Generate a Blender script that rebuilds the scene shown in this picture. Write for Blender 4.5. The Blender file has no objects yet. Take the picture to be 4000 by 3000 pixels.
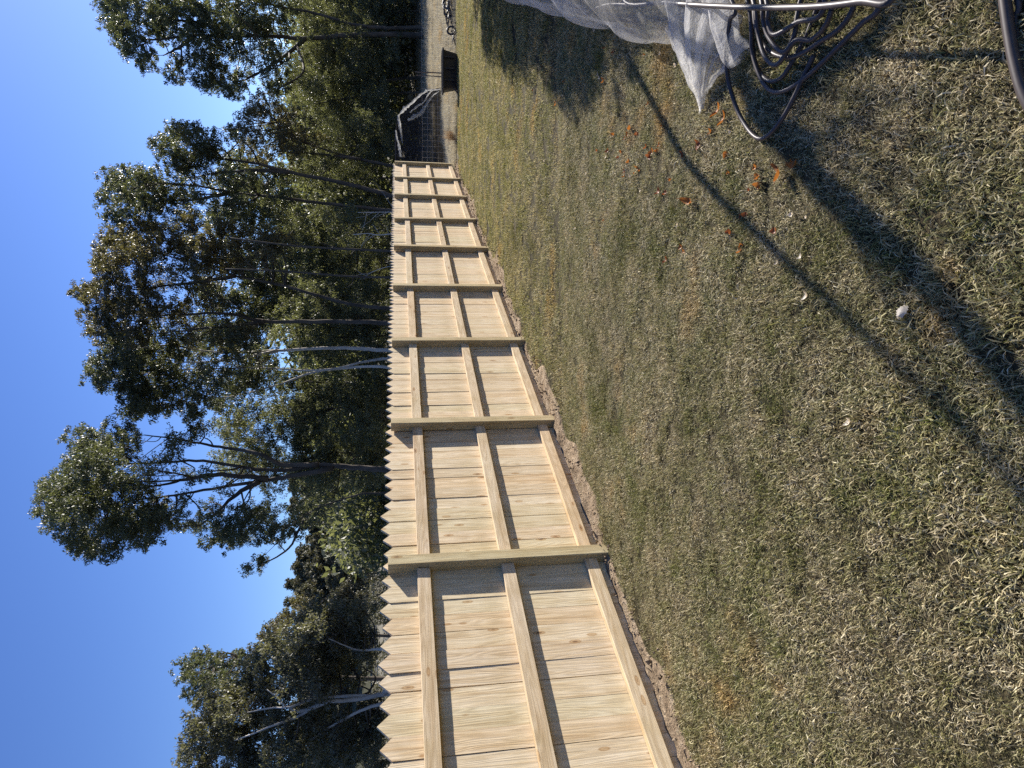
import bpy, math, random
import numpy as np
from mathutils import Vector, Matrix

# ------------------------------------------------------------------ camera, sky, sun, exposure
rng = np.random.default_rng(7)
random.seed(7)
sc = bpy.context.scene
COL = sc.collection
A = np.array

FPX, PITCH, ROLL = 2600.0, 0.1634, 0.0145      # focal length in photo pixels, pitch down, roll
CZ = 1.6242                                    # eye height
TH = 0.5014                                    # bearing of the fence, right of the view axis
Fw = A([0, math.cos(PITCH), -math.sin(PITCH)])
R0 = A([1.0, 0, 0]); D0 = np.cross(Fw, R0)
Rt = R0 * math.cos(ROLL) + D0 * math.sin(ROLL)
Dn = D0 * math.cos(ROLL) - R0 * math.sin(ROLL)
EYE = A([0, 0, CZ])
TD = A([math.sin(TH), math.cos(TH), 0.0])      # along the fence
ND = A([math.cos(TH), -math.sin(TH), 0.0])     # square to it, into the yard

cam_d = bpy.data.cameras.new('camera')
cam = bpy.data.objects.new('camera', cam_d)
COL.objects.link(cam)
cam_d.sensor_fit = 'HORIZONTAL'; cam_d.sensor_width = 36.0
cam_d.lens = FPX / 4000 * 36.0
cam_d.clip_start = 0.05; cam_d.clip_end = 3000
M = Matrix.Identity(4)                          # phone held upright, picture stored on its side
for k, v in enumerate((Dn, Rt, -Fw)):
    for j in range(3): M[j][k] = float(v[j])
M.translation = Vector(EYE)
cam.matrix_world = M
sc.camera = cam

SUN_EL, SUN_AZ = math.radians(28.4), math.radians(48.0)
SUN = A([math.cos(SUN_EL) * math.sin(SUN_AZ), math.cos(SUN_EL) * math.cos(SUN_AZ), math.sin(SUN_EL)])
w = bpy.data.worlds.new('World'); sc.world = w; w.use_nodes = True
wn, wl = w.node_tree.nodes, w.node_tree.links
bg = wn['Background']
sky = wn.new('ShaderNodeTexSky'); sky.sky_type = 'NISHITA'
sky.sun_disc = False
sky.sun_elevation = SUN_EL; sky.sun_rotation = SUN_AZ
sky.altitude = 200; sky.air_density = 1.0; sky.dust_density = 0.15; sky.ozone_density = 3.5
hs = wn.new('ShaderNodeHueSaturation'); hs.inputs['Saturation'].default_value = 1.18; hs.inputs['Hue'].default_value = .517
wl.new(sky.outputs[0], hs.inputs['Color']); wl.new(hs.outputs[0], bg.inputs[0])
bg.inputs[1].default_value = 0.078

sl = bpy.data.lights.new('sun', 'SUN'); sl.energy = 4.6; sl.angle = math.radians(0.53)
sl.color = (1.0, 0.94, 0.86)
so = bpy.data.objects.new('sun', sl); COL.objects.link(so)
so.rotation_euler = Vector(SUN).to_track_quat('Z', 'Y').to_euler()
so.location = (20, 18, 20)

sc.view_settings.view_transform = 'Standard'
sc.view_settings.look = 'None'
sc.view_settings.exposure = 1.2
sc.view_settings.gamma = 1.0
sc.view_settings.use_curve_mapping = False
sc.render.engine = 'CYCLES'
sc.cycles.max_bounces = 7; sc.cycles.diffuse_bounces = 3; sc.cycles.glossy_bounces = 2
sc.cycles.transmission_bounces = 4; sc.cycles.transparent_max_bounces = 10
sc.cycles.caustics_reflective = False; sc.cycles.caustics_refractive = False
sc.cycles.use_denoising = False
sc.cycles.denoiser = 'OPENIMAGEDENOISE'; sc.cycles.denoising_input_passes = 'RGB_ALBEDO_NORMAL'; sc.cycles.denoising_prefilter = 'FAST'

# ------------------------------------------------------------------ helpers
def ray(x, y):
    v = Fw * FPX + Rt * (1500 - y) + Dn * (x - 2000)
    return v / np.linalg.norm(v)
def on_ground(x, y, z=0.0):
    v = ray(x, y); return EYE + v * ((z - CZ) / v[2])
def at_depth(x, y, Y):
    v = ray(x, y); return EYE + v * (Y / v[1])
def fp(t, n, z=0.0):
    return TD * t + ND * n + A([0, 0, z])
z2 = lambda x, y: (2000 + .678 * x, .678 * y)
z6 = lambda x, y: (.7233 * x, .7233 * y)
z7 = lambda x, y: (.7233 * x, 1200 + .7233 * y)
z8 = lambda x, y: (500 + .603 * x, 2000 + .603 * y)

def terrain(x, y):
    r = np.hypot(x, y)
    h = 0.085 * np.maximum(0, r - 50) + 0.15 * np.maximum(0, r - 160) - 0.21 * np.maximum(0, r - 270)
    return h

def wob(x, y, s=1.0, k=0.0):
    x = np.asarray(x) * s; y = np.asarray(y) * s
    return (np.sin(1.7 * x + 2.3 * y + k) + np.sin(2.9 * x - 1.3 * y + 1.7 + 2 * k) +
            np.sin(-1.1 * x + 3.7 * y + 4.1 + k) + .6 * np.sin(5.3 * x + 4.7 * y + k) + .6 * np.sin(6.1 * x - 5.9 * y + 3 * k)) / 4.2

class MB:
    """collects vertices and faces, then links them as one mesh object"""
    def __init__(s): s.v = []; s.f = []; s.n = 0
    def add(s, v, f):
        v = np.asarray(v, float)
        s.v.append(v); s.f += [tuple(i + s.n for i in q) for q in f]; s.n += len(v)
    def box(s, lo, hi, jit=0):
        x0, y0, z0 = lo; x1, y1, z1 = hi
        v = A([(x0, y0, z0), (x1, y0, z0), (x1, y1, z0), (x0, y1, z0), (x0, y0, z1), (x1, y0, z1), (x1, y1, z1), (x0, y1, z1)], float)
        s.add(v, [(0, 3, 2, 1), (4, 5, 6, 7), (0, 1, 5, 4), (1, 2, 6, 5), (2, 3, 7, 6), (3, 0, 4, 7)])
    def tube(s, pts, rad, sides=6, cap=True):
        P = np.asarray(pts, float); n = len(P)
        rad = np.broadcast_to(np.asarray(rad, float), (n,))
        T = np.gradient(P, axis=0); T /= np.linalg.norm(T, axis=1)[:, None] + 1e-9
        up = A([0, 0, 1.0]) if abs(T[0][2]) < .9 else A([1.0, 0, 0])
        V = []
        a = np.linspace(0, 2 * math.pi, sides, endpoint=False)
        U = np.cross(T[0], up); U /= np.linalg.norm(U)
        for i in range(n):
            U = U - T[i] * (U @ T[i]); U /= np.linalg.norm(U) + 1e-9
            W = np.cross(T[i], U)
            V.append(P[i] + rad[i] * (np.cos(a)[:, None] * U + np.sin(a)[:, None] * W))
        V = np.concatenate(V); F = []
        for i in range(n - 1):
            for k in range(sides):
                a0 = i * sides + k; a1 = i * sides + (k + 1) % sides
                F.append((a0, a1, a1 + sides, a0 + sides))
        if cap:
            F.append(tuple(range(sides))[::-1]); F.append(tuple((n - 1) * sides + k for k in range(sides)))
        s.add(V, F)
    def grid(s, P):
        m, n = P.shape[:2]
        F = [(i * n + j, (i + 1) * n + j, (i + 1) * n + j + 1, i * n + j + 1) for i in range(m - 1) for j in range(n - 1)]
        s.add(P.reshape(-1, 3), F)
    def mesh(s, name, mat, smooth=False):
        me = bpy.data.meshes.new(name)
        me.from_pydata(np.concatenate(s.v).tolist(), [], s.f)
        if mat: me.materials.append(mat)
        if smooth: me.polygons.foreach_set('use_smooth', [True] * len(me.polygons))
        me.update(); return me
    def build(s, name, mat, parent=None, smooth=False, loc=None):
        return link(name, s.mesh(name, mat, smooth), parent, loc)

def link(name, data, parent=None, loc=None):
    o = bpy.data.objects.new(name, data); COL.objects.link(o)
    if loc is not None: o.location = Vector(loc)
    if parent is not None: o.parent = parent
    return o
def tag(o, label=None, cat=None, group=None, kind=None):
    if label: o['label'] = label
    if cat: o['category'] = cat
    if group: o['group'] = group
    if kind: o['kind'] = kind
    return o
def thing(name, label, cat, loc, group=None, rz=0.0):
    o = link(name, None, loc=loc); o.rotation_euler = (0, 0, rz); o.empty_display_size = .2
    return tag(o, label, cat, group)

def spline(pts, n=8, closed=False):
    P = np.asarray(pts, float); out = []
    m = len(P)
    for i in range(m if closed else m - 1):
        p0 = P[(i - 1) % m] if (closed or i > 0) else 2 * P[0] - P[1]
        p1 = P[i]; p2 = P[(i + 1) % m]
        p3 = P[(i + 2) % m] if (closed or i + 2 < m) else 2 * P[-1] - P[-2]
        for t in np.linspace(0, 1, n, endpoint=False):
            out.append(.5 * ((2 * p1) + (-p0 + p2) * t + (2 * p0 - 5 * p1 + 4 * p2 - p3) * t * t + (-p0 + 3 * p1 - 3 * p2 + p3) * t ** 3))
    out.append(P[0] if closed else P[-1])
    return A(out)

# ------------------------------------------------------------------ materials
def mat(name):
    m = bpy.data.materials.new(name); m.use_nodes = True
    nt = m.node_tree; nt.nodes.remove(nt.nodes['Principled BSDF'])
    return m, nt.nodes, nt.links, nt.nodes['Material Output']
def N(nodes, typ, **kw):
    n = nodes.new(typ)
    for k, v in kw.items():
        if isinstance(k, str) and hasattr(n, k): setattr(n, k, v)
    return n
def ramp(nodes, stops, interp='LINEAR'):
    r = nodes.new('ShaderNodeValToRGB'); e = r.color_ramp; e.interpolation = interp
    while len(e.elements) < len(stops): e.elements.new(.5)
    for el, (p, c) in zip(e.elements, stops):
        el.position = p; el.color = (*c, 1) if len(c) == 3 else c
    return r
def math_n(nodes, links, op, a, b=None, clamp=False):
    m = nodes.new('ShaderNodeMath'); m.operation = op; m.use_clamp = clamp
    for i, q in enumerate((a, b)):
        if q is None: continue
        if isinstance(q, (int, float)): m.inputs[i].default_value = q
        else: links.new(q, m.inputs[i])
    return m.outputs[0]
def mixc(nodes, links, fac, a, b, typ='MIX'):
    m = nodes.new('ShaderNodeMix'); m.data_type = 'RGBA'; m.blend_type = typ
    for sck, q in ((m.inputs[0], fac), (m.inputs[6], a), (m.inputs[7], b)):
        if isinstance(q, (int, float)): sck.default_value = q
        elif isinstance(q, tuple): sck.default_value = (*q, 1)
        else: links.new(q, sck)
    return m.outputs[2]
def noise(nodes, links, vec, scale, detail=3, rough=.55, dist=0.0):
    n = nodes.new('ShaderNodeTexNoise'); n.inputs['Scale'].default_value = scale
    n.inputs['Detail'].default_value = detail; n.inputs['Roughness'].default_value = rough
    n.inputs['Distortion'].default_value = dist
    if vec is not None: links.new(vec, n.inputs['Vector'])
    return n.outputs[0]
def mapping(nodes, links, vec, scale=(1, 1, 1), loc=None):
    m = nodes.new('ShaderNodeMapping'); links.new(vec, m.inputs[0]); m.inputs['Scale'].default_value = scale
    if loc is not None: links.new(loc, m.inputs['Location'])
    return m.outputs[0]

def wood(name, axis, pale, dark, tint, rough=.75, saw=0.0):
    """sawn pine; axis = local axis the grain runs along"""
    m, nd, lk, out = mat(name)
    tc = N(nd, 'ShaderNodeTexCoord'); oi = N(nd, 'ShaderNodeObjectInfo')
    cmb = N(nd, 'ShaderNodeCombineXYZ')
    for i, k in enumerate((13.0, 37.0, 71.0)):
        lk.new(math_n(nd, lk, 'MULTIPLY', oi.outputs['Random'], k), cmb.inputs[i])
    s = [1, 1, 1]; s[axis] = .09
    v1 = mapping(nd, lk, tc.outputs['Object'], tuple(s), cmb.outputs[0])
    s2 = [1, 1, 1]; s2[axis] = .025
    v2 = mapping(nd, lk, tc.outputs['Object'], tuple(s2), cmb.outputs[0])
    ring = noise(nd, lk, v1, 9, 2.5, .45, .35)
    lines = math_n(nd, lk, 'SINE', math_n(nd, lk, 'MULTIPLY', ring, 85))
    lines = math_n(nd, lk, 'MULTIPLY_ADD', lines, .5); lines.node.inputs[2].default_value = .5
    fine = noise(nd, lk, v2, 160, 3, .6)
    blot = noise(nd, lk, tc.outputs['Object'], 3.5, 3, .6)
    base = mixc(nd, lk, math_n(nd, lk, 'MULTIPLY', lines, .55), pale, dark)
    base = mixc(nd, lk, math_n(nd, lk, 'MULTIPLY', fine, .38), base, dark)
    s5 = [1, 1, 1]; s5[axis] = .05
    st = ramp(nd, [(.40, (1, 1, 1)), (.58, (.86, .80, .70)), (.70, (.66, .55, .42))])
    lk.new(noise(nd, lk, mapping(nd, lk, tc.outputs['Object'], tuple(s5), cmb.outputs[0]), 26, 3, .6, .4), st.inputs[0])
    base = mixc(nd, lk, .75, base, st.outputs[0], 'MULTIPLY')
    # per piece tint
    rt = ramp(nd, [(0, (.86, .80, .70)), (.17, (1.06, 1.0, .92)), (.34, (.88, .90, .76)), (.5, (1.08, 1.05, 1.0)), (.67, (.98, .84, .66)), (.83, (1.02, 1.02, .97)), (1, (.93, .88, .84))], 'LINEAR')
    lk.new(oi.outputs['Random'], rt.inputs[0])
    base = mixc(nd, lk, tint, base, rt.outputs[0], 'MULTIPLY')
    gr = ramp(nd, [(.42, (1, 1, 1)), (.72, (.80, .77, .66))]); lk.new(blot, gr.inputs[0])
    base = mixc(nd, lk, .8, base, gr.outputs[0], 'MULTIPLY')
    # knots
    s3 = [1, 1, 1]; s3[axis] = .35
    v3 = mapping(nd, lk, tc.outputs['Object'], tuple(s3), cmb.outputs[0])
    vo = N(nd, 'ShaderNodeTexVoronoi'); vo.inputs['Scale'].default_value = 8.5; vo.inputs['Randomness'].default_value = 1
    lk.new(v3, vo.inputs['Vector'])
    kn = ramp(nd, [(.0, (.14, .07, .035)), (.05, (.32, .18, .09)), (.085, (.85, .72, .55)), (.115, (.58, .43, .28)), (.15, (1, 1, 1))]); lk.new(vo.outputs['Distance'], kn.inputs[0])
    base = mixc(nd, lk, .85, base, kn.outputs[0], 'MULTIPLY')
    p = N(nd, 'ShaderNodeBsdfPrincipled'); lk.new(base, p.inputs['Base Color'])
    p.inputs['Roughness'].default_value = rough; p.inputs['Specular IOR Level'].default_value = .25
    hb = math_n(nd, lk, 'ADD', math_n(nd, lk, 'MULTIPLY', fine, 1.0), math_n(nd, lk, 'MULTIPLY', lines, .35))
    if saw:
        s4 = [1, 1, 1]; s4[axis] = 1
        sw = noise(nd, lk, tc.outputs['Object'], 260, 2, .7)
        hb = math_n(nd, lk, 'ADD', hb, math_n(nd, lk, 'MULTIPLY', sw, saw))
    b = N(nd, 'ShaderNodeBump'); b.inputs['Strength'].default_value = .45; b.inputs['Distance'].default_value = .003
    lk.new(hb, b.inputs['Height']); lk.new(b.outputs[0], p.inputs['Normal'])
    lk.new(p.outputs[0], out.inputs[0]); return m

M_PALE = wood('pine_paling', 2, (.76, .655, .49), (.55, .44, .30), .6)
M_RAIL = wood('pine_rail', 0, (.72, .60, .43), (.50, .385, .25), .5, saw=1.2)
M_POST = wood('pine_post', 2, (.56, .48, .30), (.43, .345, .20), .5, saw=1.0)

def leafmat(name, cols, trans=.35, gloss=.45, rough=.42, tt=(1.5, 1.5, .7)):
    m, nd, lk, out = mat(name)
    g = N(nd, 'ShaderNodeNewGeometry')
    r = ramp(nd, [(i / (len(cols) - 1), c) for i, c in enumerate(cols)]); lk.new(g.outputs['Random Per Island'], r.inputs[0])
    p = N(nd, 'ShaderNodeBsdfPrincipled'); lk.new(r.outputs[0], p.inputs['Base Color'])
    p.inputs['Roughness'].default_value = rough; p.inputs['Specular IOR Level'].default_value = gloss
    t = N(nd, 'ShaderNodeBsdfTranslucent')
    tcol = mixc(nd, lk, 1.0, r.outputs[0], tt, 'MULTIPLY'); lk.new(tcol, t.inputs[0])
    mx = N(nd, 'ShaderNodeMixShader'); mx.inputs[0].default_value = trans
    lk.new(p.outputs[0], mx.inputs[1]); lk.new(t.outputs[0], mx.inputs[2]); lk.new(mx.outputs[0], out.inputs[0]); return m
M_GUM = leafmat('gum_leaf', [(.085, .098, .055), (.11, .12, .07), (.09, .105, .062), (.15, .15, .09)], .34, .45, .46)
M_GUM2 = leafmat('gum_leaf_grey', [(.125, .125, .088), (.16, .155, .11), (.135, .135, .095), (.21, .20, .15)], .36, .45, .46)
M_GUMB = leafmat('gum_leaf_bronze', [(.11, .105, .058), (.15, .125, .07), (.095, .10, .055), (.17, .13, .075)], .34, .45, .46)
M_WATTLE = leafmat('wattle_leaf', [(.125, .13, .088), (.155, .165, .108), (.135, .145, .095), (.19, .20, .13)], .42, .4, .5)
M_FARLEAF = leafmat('hill_leaf', [(.075, .078, .05), (.10, .095, .062), (.11, .095, .068), (.085, .09, .055)], .2, .3, .5)
M_SHRUB = leafmat('shrub_leaf', [(.05, .08, .025), (.08, .11, .035)], .3)

def simple(name, col, rough=.6, spec=.4, nscale=0, namp=.3, bump=0.0, bscale=40):
    m, nd, lk, out = mat(name)
    p = N(nd, 'ShaderNodeBsdfPrincipled'); p.inputs['Roughness'].default_value = rough
    p.inputs['Specular IOR Level'].default_value = spec
    tc = N(nd, 'ShaderNodeTexCoord')
    if nscale:
        f = noise(nd, lk, tc.outputs['Object'], nscale, 4, .6)
        c = mixc(nd, lk, f, tuple(q * (1 - namp) for q in col), tuple(min(1, q * (1 + namp)) for q in col))
        lk.new(c, p.inputs['Base Color'])
    else: p.inputs['Base Color'].default_value = (*col, 1)
    if bump:
        b = N(nd, 'ShaderNodeBump'); b.inputs['Strength'].default_value = bump; b.inputs['Distance'].default_value = .02
        lk.new(noise(nd, lk, tc.outputs['Object'], bscale, 4, .6), b.inputs['Height']); lk.new(b.outputs[0], p.inputs['Normal'])
    lk.new(p.outputs[0], out.inputs[0]); return m
def bark(name, a, b, sc_=2.5):
    m, nd, lk, out = mat(name)
    tc = N(nd, 'ShaderNodeTexCoord')
    v = mapping(nd, lk, tc.outputs['Object'], (1, 1, .3))
    f = noise(nd, lk, v, sc_, 5, .65)
    r = ramp(nd, [(.35, a), (.65, b)]); lk.new(f, r.inputs[0])
    p = N(nd, 'ShaderNodeBsdfPrincipled'); lk.new(r.outputs[0], p.inputs['Base Color'])
    p.inputs['Roughness'].default_value = .8; p.inputs['Specular IOR Level'].default_value = .2
    lk.new(p.outputs[0], out.inputs[0]); return m
M_BARKW = bark('white_gum_bark', (.34, .31, .27), (.62, .58, .52), 3)
M_BARKD = bark('dark_bark', (.045, .038, .03), (.14, .115, .09), 3)
M_BARKG = bark('grey_gum_bark', (.09, .08, .065), (.24, .21, .175), 2.2)
M_BLACKPIPE = simple('black_poly_pipe', (.062, .050, .046), .45, .28, 30, .5)
M_BLACK = simple('black_plastic', (.022, .022, .026), .45, .4, 8, .3)
M_STEEL = simple('weathered_steel', (.12, .10, .09), .6, .5, 30, .4)
M_WIRE = simple('galvanised_wire', (.42, .42, .42), .5, .5)

# ------------------------------------------------------------------ the ground
def ground_material():
    m, nd, lk, out = mat('lawn_ground')
    g = N(nd, 'ShaderNodeNewGeometry'); P = g.outputs['Position']
    a = noise(nd, lk, P, .9, 4, .6); b = noise(nd, lk, P, 7, 4, .65); c = noise(nd, lk, P, 60, 3, .7)
    r1 = ramp(nd, [(.35, (.032, .026, .014)), (.5, (.055, .044, .025)), (.66, (.085, .065, .038))]); lk.new(a, r1.inputs[0])
    r2 = ramp(nd, [(.35, (.03, .033, .014)), (.65, (.10, .08, .046))]); lk.new(b, r2.inputs[0])
    col = mixc(nd, lk, .55, r1.outputs[0], r2.outputs[0])
    r3 = ramp(nd, [(.3, (.45, .45, .42)), (.7, (1.45, 1.42, 1.35))]); lk.new(c, r3.inputs[0])
    col = mixc(nd, lk, .9, col, r3.outputs[0], 'MULTIPLY')
    # dry paddock beyond the mown lawn: distance along the fence bearing
    dt = N(nd, 'ShaderNodeVectorMath'); dt.operation = 'DOT_PRODUCT'; lk.new(P, dt.inputs[0]); dt.inputs[1].default_value = (.0, 1, 0)
    far = N(nd, 'ShaderNodeMapRange'); lk.new(dt.outputs['Value'], far.inputs[0]); far.inputs[1].default_value = 18.2; far.inputs[2].default_value = 19.5
    fr = ramp(nd, [(.3, (.17, .15, .105)), (.5, (.26, .235, .17)), (.7, (.34, .31, .235))]); lk.new(noise(nd, lk, P, 1.2, 5, .7), fr.inputs[0])
    col = mixc(nd, lk, far.outputs[0], col, fr.outputs[0])
    ln = N(nd, 'ShaderNodeVectorMath'); ln.operation = 'LENGTH'; lk.new(P, ln.inputs[0])
    hf = N(nd, 'ShaderNodeMapRange'); lk.new(ln.outputs['Value'], hf.inputs[0]); hf.inputs[1].default_value = 120; hf.inputs[2].default_value = 160
    col = mixc(nd, lk, hf.outputs[0], col, (.075, .075, .045))
    p = N(nd, 'ShaderNodeBsdfPrincipled'); lk.new(col, p.inputs['Base Color']); p.inputs['Roughness'].default_value = .95
    p.inputs['Specular IOR Level'].default_value = .1
    bm = N(nd, 'ShaderNodeBump'); bm.inputs['Strength'].default_value = .8; bm.inputs['Distance'].default_value = .03
    lk.new(math_n(nd, lk, 'ADD', b, math_n(nd, lk, 'MULTIPLY', c, .5)), bm.inputs['Height']); lk.new(bm.outputs[0], p.inputs['Normal'])
    lk.new(p.outputs[0], out.inputs[0]); return m

def small_relief(x, y):
    return .012 * wob(x, y, 1.1) + .006 * wob(x, y, 3.7, 2.0)
rr = np.concatenate([[0.02], np.geomspace(.4, 450, 150)])
aa = np.linspace(0, 2 * math.pi, 241)
RR, AA = np.meshgrid(rr, aa, indexing='ij')
GX, GY = RR * np.sin(AA), RR * np.cos(AA)
GZ = terrain(GX, GY) + small_relief(GX, GY) * np.clip(1.3 - RR / 60, 0, 1) + np.where(RR > 60, 1.2 * wob(GX, GY, .03), 0)
gm = MB(); gm.grid(np.stack([GX, GY, GZ], -1)[:, ::-1])
tag(gm.build('ground', ground_material(), smooth=True), kind='structure')

def gz(x, y): return float(terrain(x, y) + small_relief(x, y))

def soil_material():
    m, nd, lk, out = mat('bare_soil')
    g = N(nd, 'ShaderNodeNewGeometry'); P = g.outputs['Position']
    b = noise(nd, lk, P, 9, 5, .7); c = noise(nd, lk, P, 55, 4, .7)
    r = ramp(nd, [(.3, (.17, .125, .08)), (.5, (.32, .24, .16)), (.7, (.46, .37, .26))]); lk.new(b, r.inputs[0])
    r3 = ramp(nd, [(.3, (.55, .55, .55)), (.7, (1.35, 1.35, 1.35))]); lk.new(c, r3.inputs[0])
    col = mixc(nd, lk, .8, r.outputs[0], r3.outputs[0], 'MULTIPLY')
    p = N(nd, 'ShaderNodeBsdfPrincipled'); lk.new(col, p.inputs['Base Color']); p.inputs['Roughness'].default_value = 1
    p.inputs['Specular IOR Level'].default_value = .08
    bm = N(nd, 'ShaderNodeBump'); bm.inputs['Strength'].default_value = 1; bm.inputs['Distance'].default_value = .03
    lk.new(math_n(nd, lk, 'ADD', b, c), bm.inputs['Height']); lk.new(bm.outputs[0], p.inputs['Normal'])
    lk.new(p.outputs[0], out.inputs[0]); return m
M_SOIL = soil_material()
def soil_edge(t):          # how far the dug soil reaches into the yard
    return .15 + .13 * math.sin(t * 1.3 + .5) + .09 * math.sin(t * 3.1) + .06 * math.sin(t * 7.7)
ts = np.linspace(-.5, 20.6, 420); us = np.linspace(0, 1, 14)
P = np.zeros((len(ts), len(us), 3))
for i, t in enumerate(ts):
    e = max(.05, soil_edge(t))
    for j, u in enumerate(us):
        n_ = -3.90 + u * (e + .16)
        q = fp(t, n_)
        h = .035 * math.sin(math.pi * min(1, u * 1.0)) ** .8 * (.45 + .8 * abs(wob(q[0], q[1], 3.1))) + .022 * wob(q[0], q[1], 11) * math.sin(math.pi * u) + .012 * wob(q[0], q[1], 29, 1.0) * math.sin(math.pi * u)
        P[i, j] = q + A([0, 0, gz(q[0], q[1]) + .004 + h - (.03 if u in (0, 1) else 0)])
sm = MB(); sm.grid(P[:, ::-1])
tag(sm.build('soil_strip', M_SOIL, smooth=True), kind='structure')
# loose clods on the soil
cl = MB()
for k in range(900):
    t = rng.uniform(0, 20.5); e = max(.1, soil_edge(t)); n_ = -3.72 + rng.random() ** 1.2 * (e + .1)
    q = fp(t, n_); s_ = rng.choice([.006, .010, .015, .024], p=[.4, .38, .18, .04])
    v = A([(0, 0, 1), (1, 0, 0), (0, 1, 0), (-1, 0, 0), (0, -1, 0), (0, 0, -1)]) * s_ * rng.uniform(.6, 1.3, (6, 1))
    rz = rng.uniform(0, 6.28); c_, s2_ = math.cos(rz), math.sin(rz)
    v = v @ A([[c_, s2_, 0], [-s2_, c_, 0], [0, 0, 1]])
    cl.add(v + q + A([0, 0, gz(q[0], q[1]) + .03 + .03 * rng.random()]), [(0, 1, 2), (0, 2, 3), (0, 3, 4), (0, 4, 1), (5, 2, 1), (5, 3, 2), (5, 4, 3), (5, 1, 4)])
tag(cl.build('soil_clods', M_SOIL), 'loose pale soil clods along the foot of the fence', 'soil', kind='stuff')

# ------------------------------------------------------------------ paling fence
FD, DEP, S, T0 = 3.6796, .0968, 2.03, 3.867     # face of posts from the eye, post depth, bay, first post in view
fence = thing('paling_fence', 'new pale pine paling fence with pointed tops, three rails and square posts', 'fence', fp(10, -3.75, 0), rz=math.pi / 2 - TH)
FO = A([10, 3.75, 0])                           # local = (t, -n, z) - FO
PW = .150
def paling_mesh(k):
    hw = PW / 2 - .0002 - .0005 * (k % 3); th = .019; b = MB(); zt, zr = 1.80, 1.80 - hw * .98
    z0 = .022
    prof = [(-hw, z0), (hw, z0 + .004 * (k % 2)), (hw, zr), (0.002 * (k - 2), zt), (-hw, zr)]
    v = [(x, 0, z) for x, z in prof] + [(x, th, z) for x, z in prof]
    b.add(v, [(0, 1, 2, 3, 4), (9, 8, 7, 6, 5)] + [(i, i + 5, (i + 1) % 5 + 5, (i + 1) % 5) for i in range(5)])
    me = b.mesh('paling', M_PALE); return me
PM = [paling_mesh(k) for k in range(5)]
k = 0; t = 3.8073 - PW * 27
while t < T0 + 8 * S + .16:
    o = link('paling', PM[k % 5] if rng.random() < .8 else PM[int(rng.integers(5))], fence)
    o.location = Vector(A([t + rng.normal(0, .0015), FD + DEP + .0015 + abs(rng.normal(0, .0012)), rng.normal(0, .007)]) - FO)
    o.rotation_euler = (rng.normal(0, .0015), rng.normal(0, .0025), 0)
    t += PW; k += 1
def bevel_box(sx, sy, sz, bv):                 # box with its long edges chamfered, centred on x, y from 0, z from 0
    b = MB()
    x, y = sx / 2, sy
    ring = [(-x + bv, 0), (x - bv, 0), (x, bv), (x, y - bv), (x - bv, y), (-x + bv, y), (-x, y - bv), (-x, bv)]
    v = [(a, c, 0) for a, c in ring] + [(a, c, sz) for a, c in ring]
    b.add(v, [tuple(range(8))[::-1], tuple(range(8, 16))] + [(i, (i + 1) % 8, (i + 1) % 8 + 8, i + 8) for i in range(8)])
    return b
PMESH = bevel_box(.1029, DEP, 2.05, .004).mesh('post', M_POST)
for i in range(-2, 9):
    o = link('post', PMESH, fence)
    t = T0 + S * i + .0515
    o.location = Vector(A([t, FD, -.305 + rng.normal(0, .004)]) - FO)
    o.rotation_euler = (rng.normal(0, .004), rng.normal(0, .004), 0)
def rail_mesh(L, hh=.100):
    b = MB(); d_ = .050; bv = .003
    ring = [(0, bv), (0, hh - bv), (bv, hh), (d_ - bv, hh), (d_, hh - bv), (d_, bv), (d_ - bv, 0), (bv, 0)]
    nx = 8
    v = []
    for j in range(nx + 1):
        x = L * j / nx; v += [(x, a, c) for a, c in ring]
    f = [tuple(range(8))[::-1], tuple(nx * 8 + q for q in range(8))]
    for j in range(nx):
        f += [(j * 8 + q, j * 8 + (q + 1) % 8, (j + 1) * 8 + (q + 1) % 8, (j + 1) * 8 + q) for q in range(8)]
    b.add(v, [q[::-1] for q in f]); return b.mesh('rail', M_RAIL)
RM = rail_mesh(S - .1029 - .003); RE = rail_mesh(.075)
for i in range(-2, 8):
    for z in (1.428, .768, .108):
        o = link('rail', RM, fence)
        o.location = Vector(A([T0 + S * i + .1029 + .0015, FD + DEP - .0505, z + rng.normal(0, .005)]) - FO)
        o.rotation_euler = (rng.normal(0, .006), rng.normal(0, .0016), 0)
for z in (1.428, .768, .108):                  # rail ends past the last post
    o = link('rail', RE, fence); o.location = Vector(A([T0 + S * 8 + .1044, FD + DEP - .0505, z]) - FO)

# ------------------------------------------------------------------ trees
def leaf_cloud(cen, nl, rs, L, W, droop=.75):
    """leaf diamonds round the cluster centres; returns verts (4 each)"""
    C = np.repeat(cen, nl, axis=0); n = len(C)
    off = rng.normal(0, 1, (n, 3)); off /= (np.linalg.norm(off, axis=1)[:, None] + 1e-6)
    off *= (rng.random((n, 1)) ** .5) * np.repeat(rs, nl)[:, None]
    off[:, 2] *= .75
    P = C + off
    ax = rng.normal(0, 1, (n, 3)); ax[:, 2] -= droop * 1.6; ax /= np.linalg.norm(ax, axis=1)[:, None]
    sd = np.cross(ax, rng.normal(0, 1, (n, 3))); sd /= np.linalg.norm(sd, axis=1)[:, None] + 1e-6
    l = (L * rng.uniform(.6, 1.3, (n, 1))) / 2; w_ = (W * rng.uniform(.7, 1.3, (n, 1))) / 2
    bend = np.cross(ax, sd) * l * .25
    return np.stack([P - ax * l, P + sd * w_ + bend, P + ax * l, P - sd * w_ + bend], 1).reshape(-1, 3)

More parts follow.
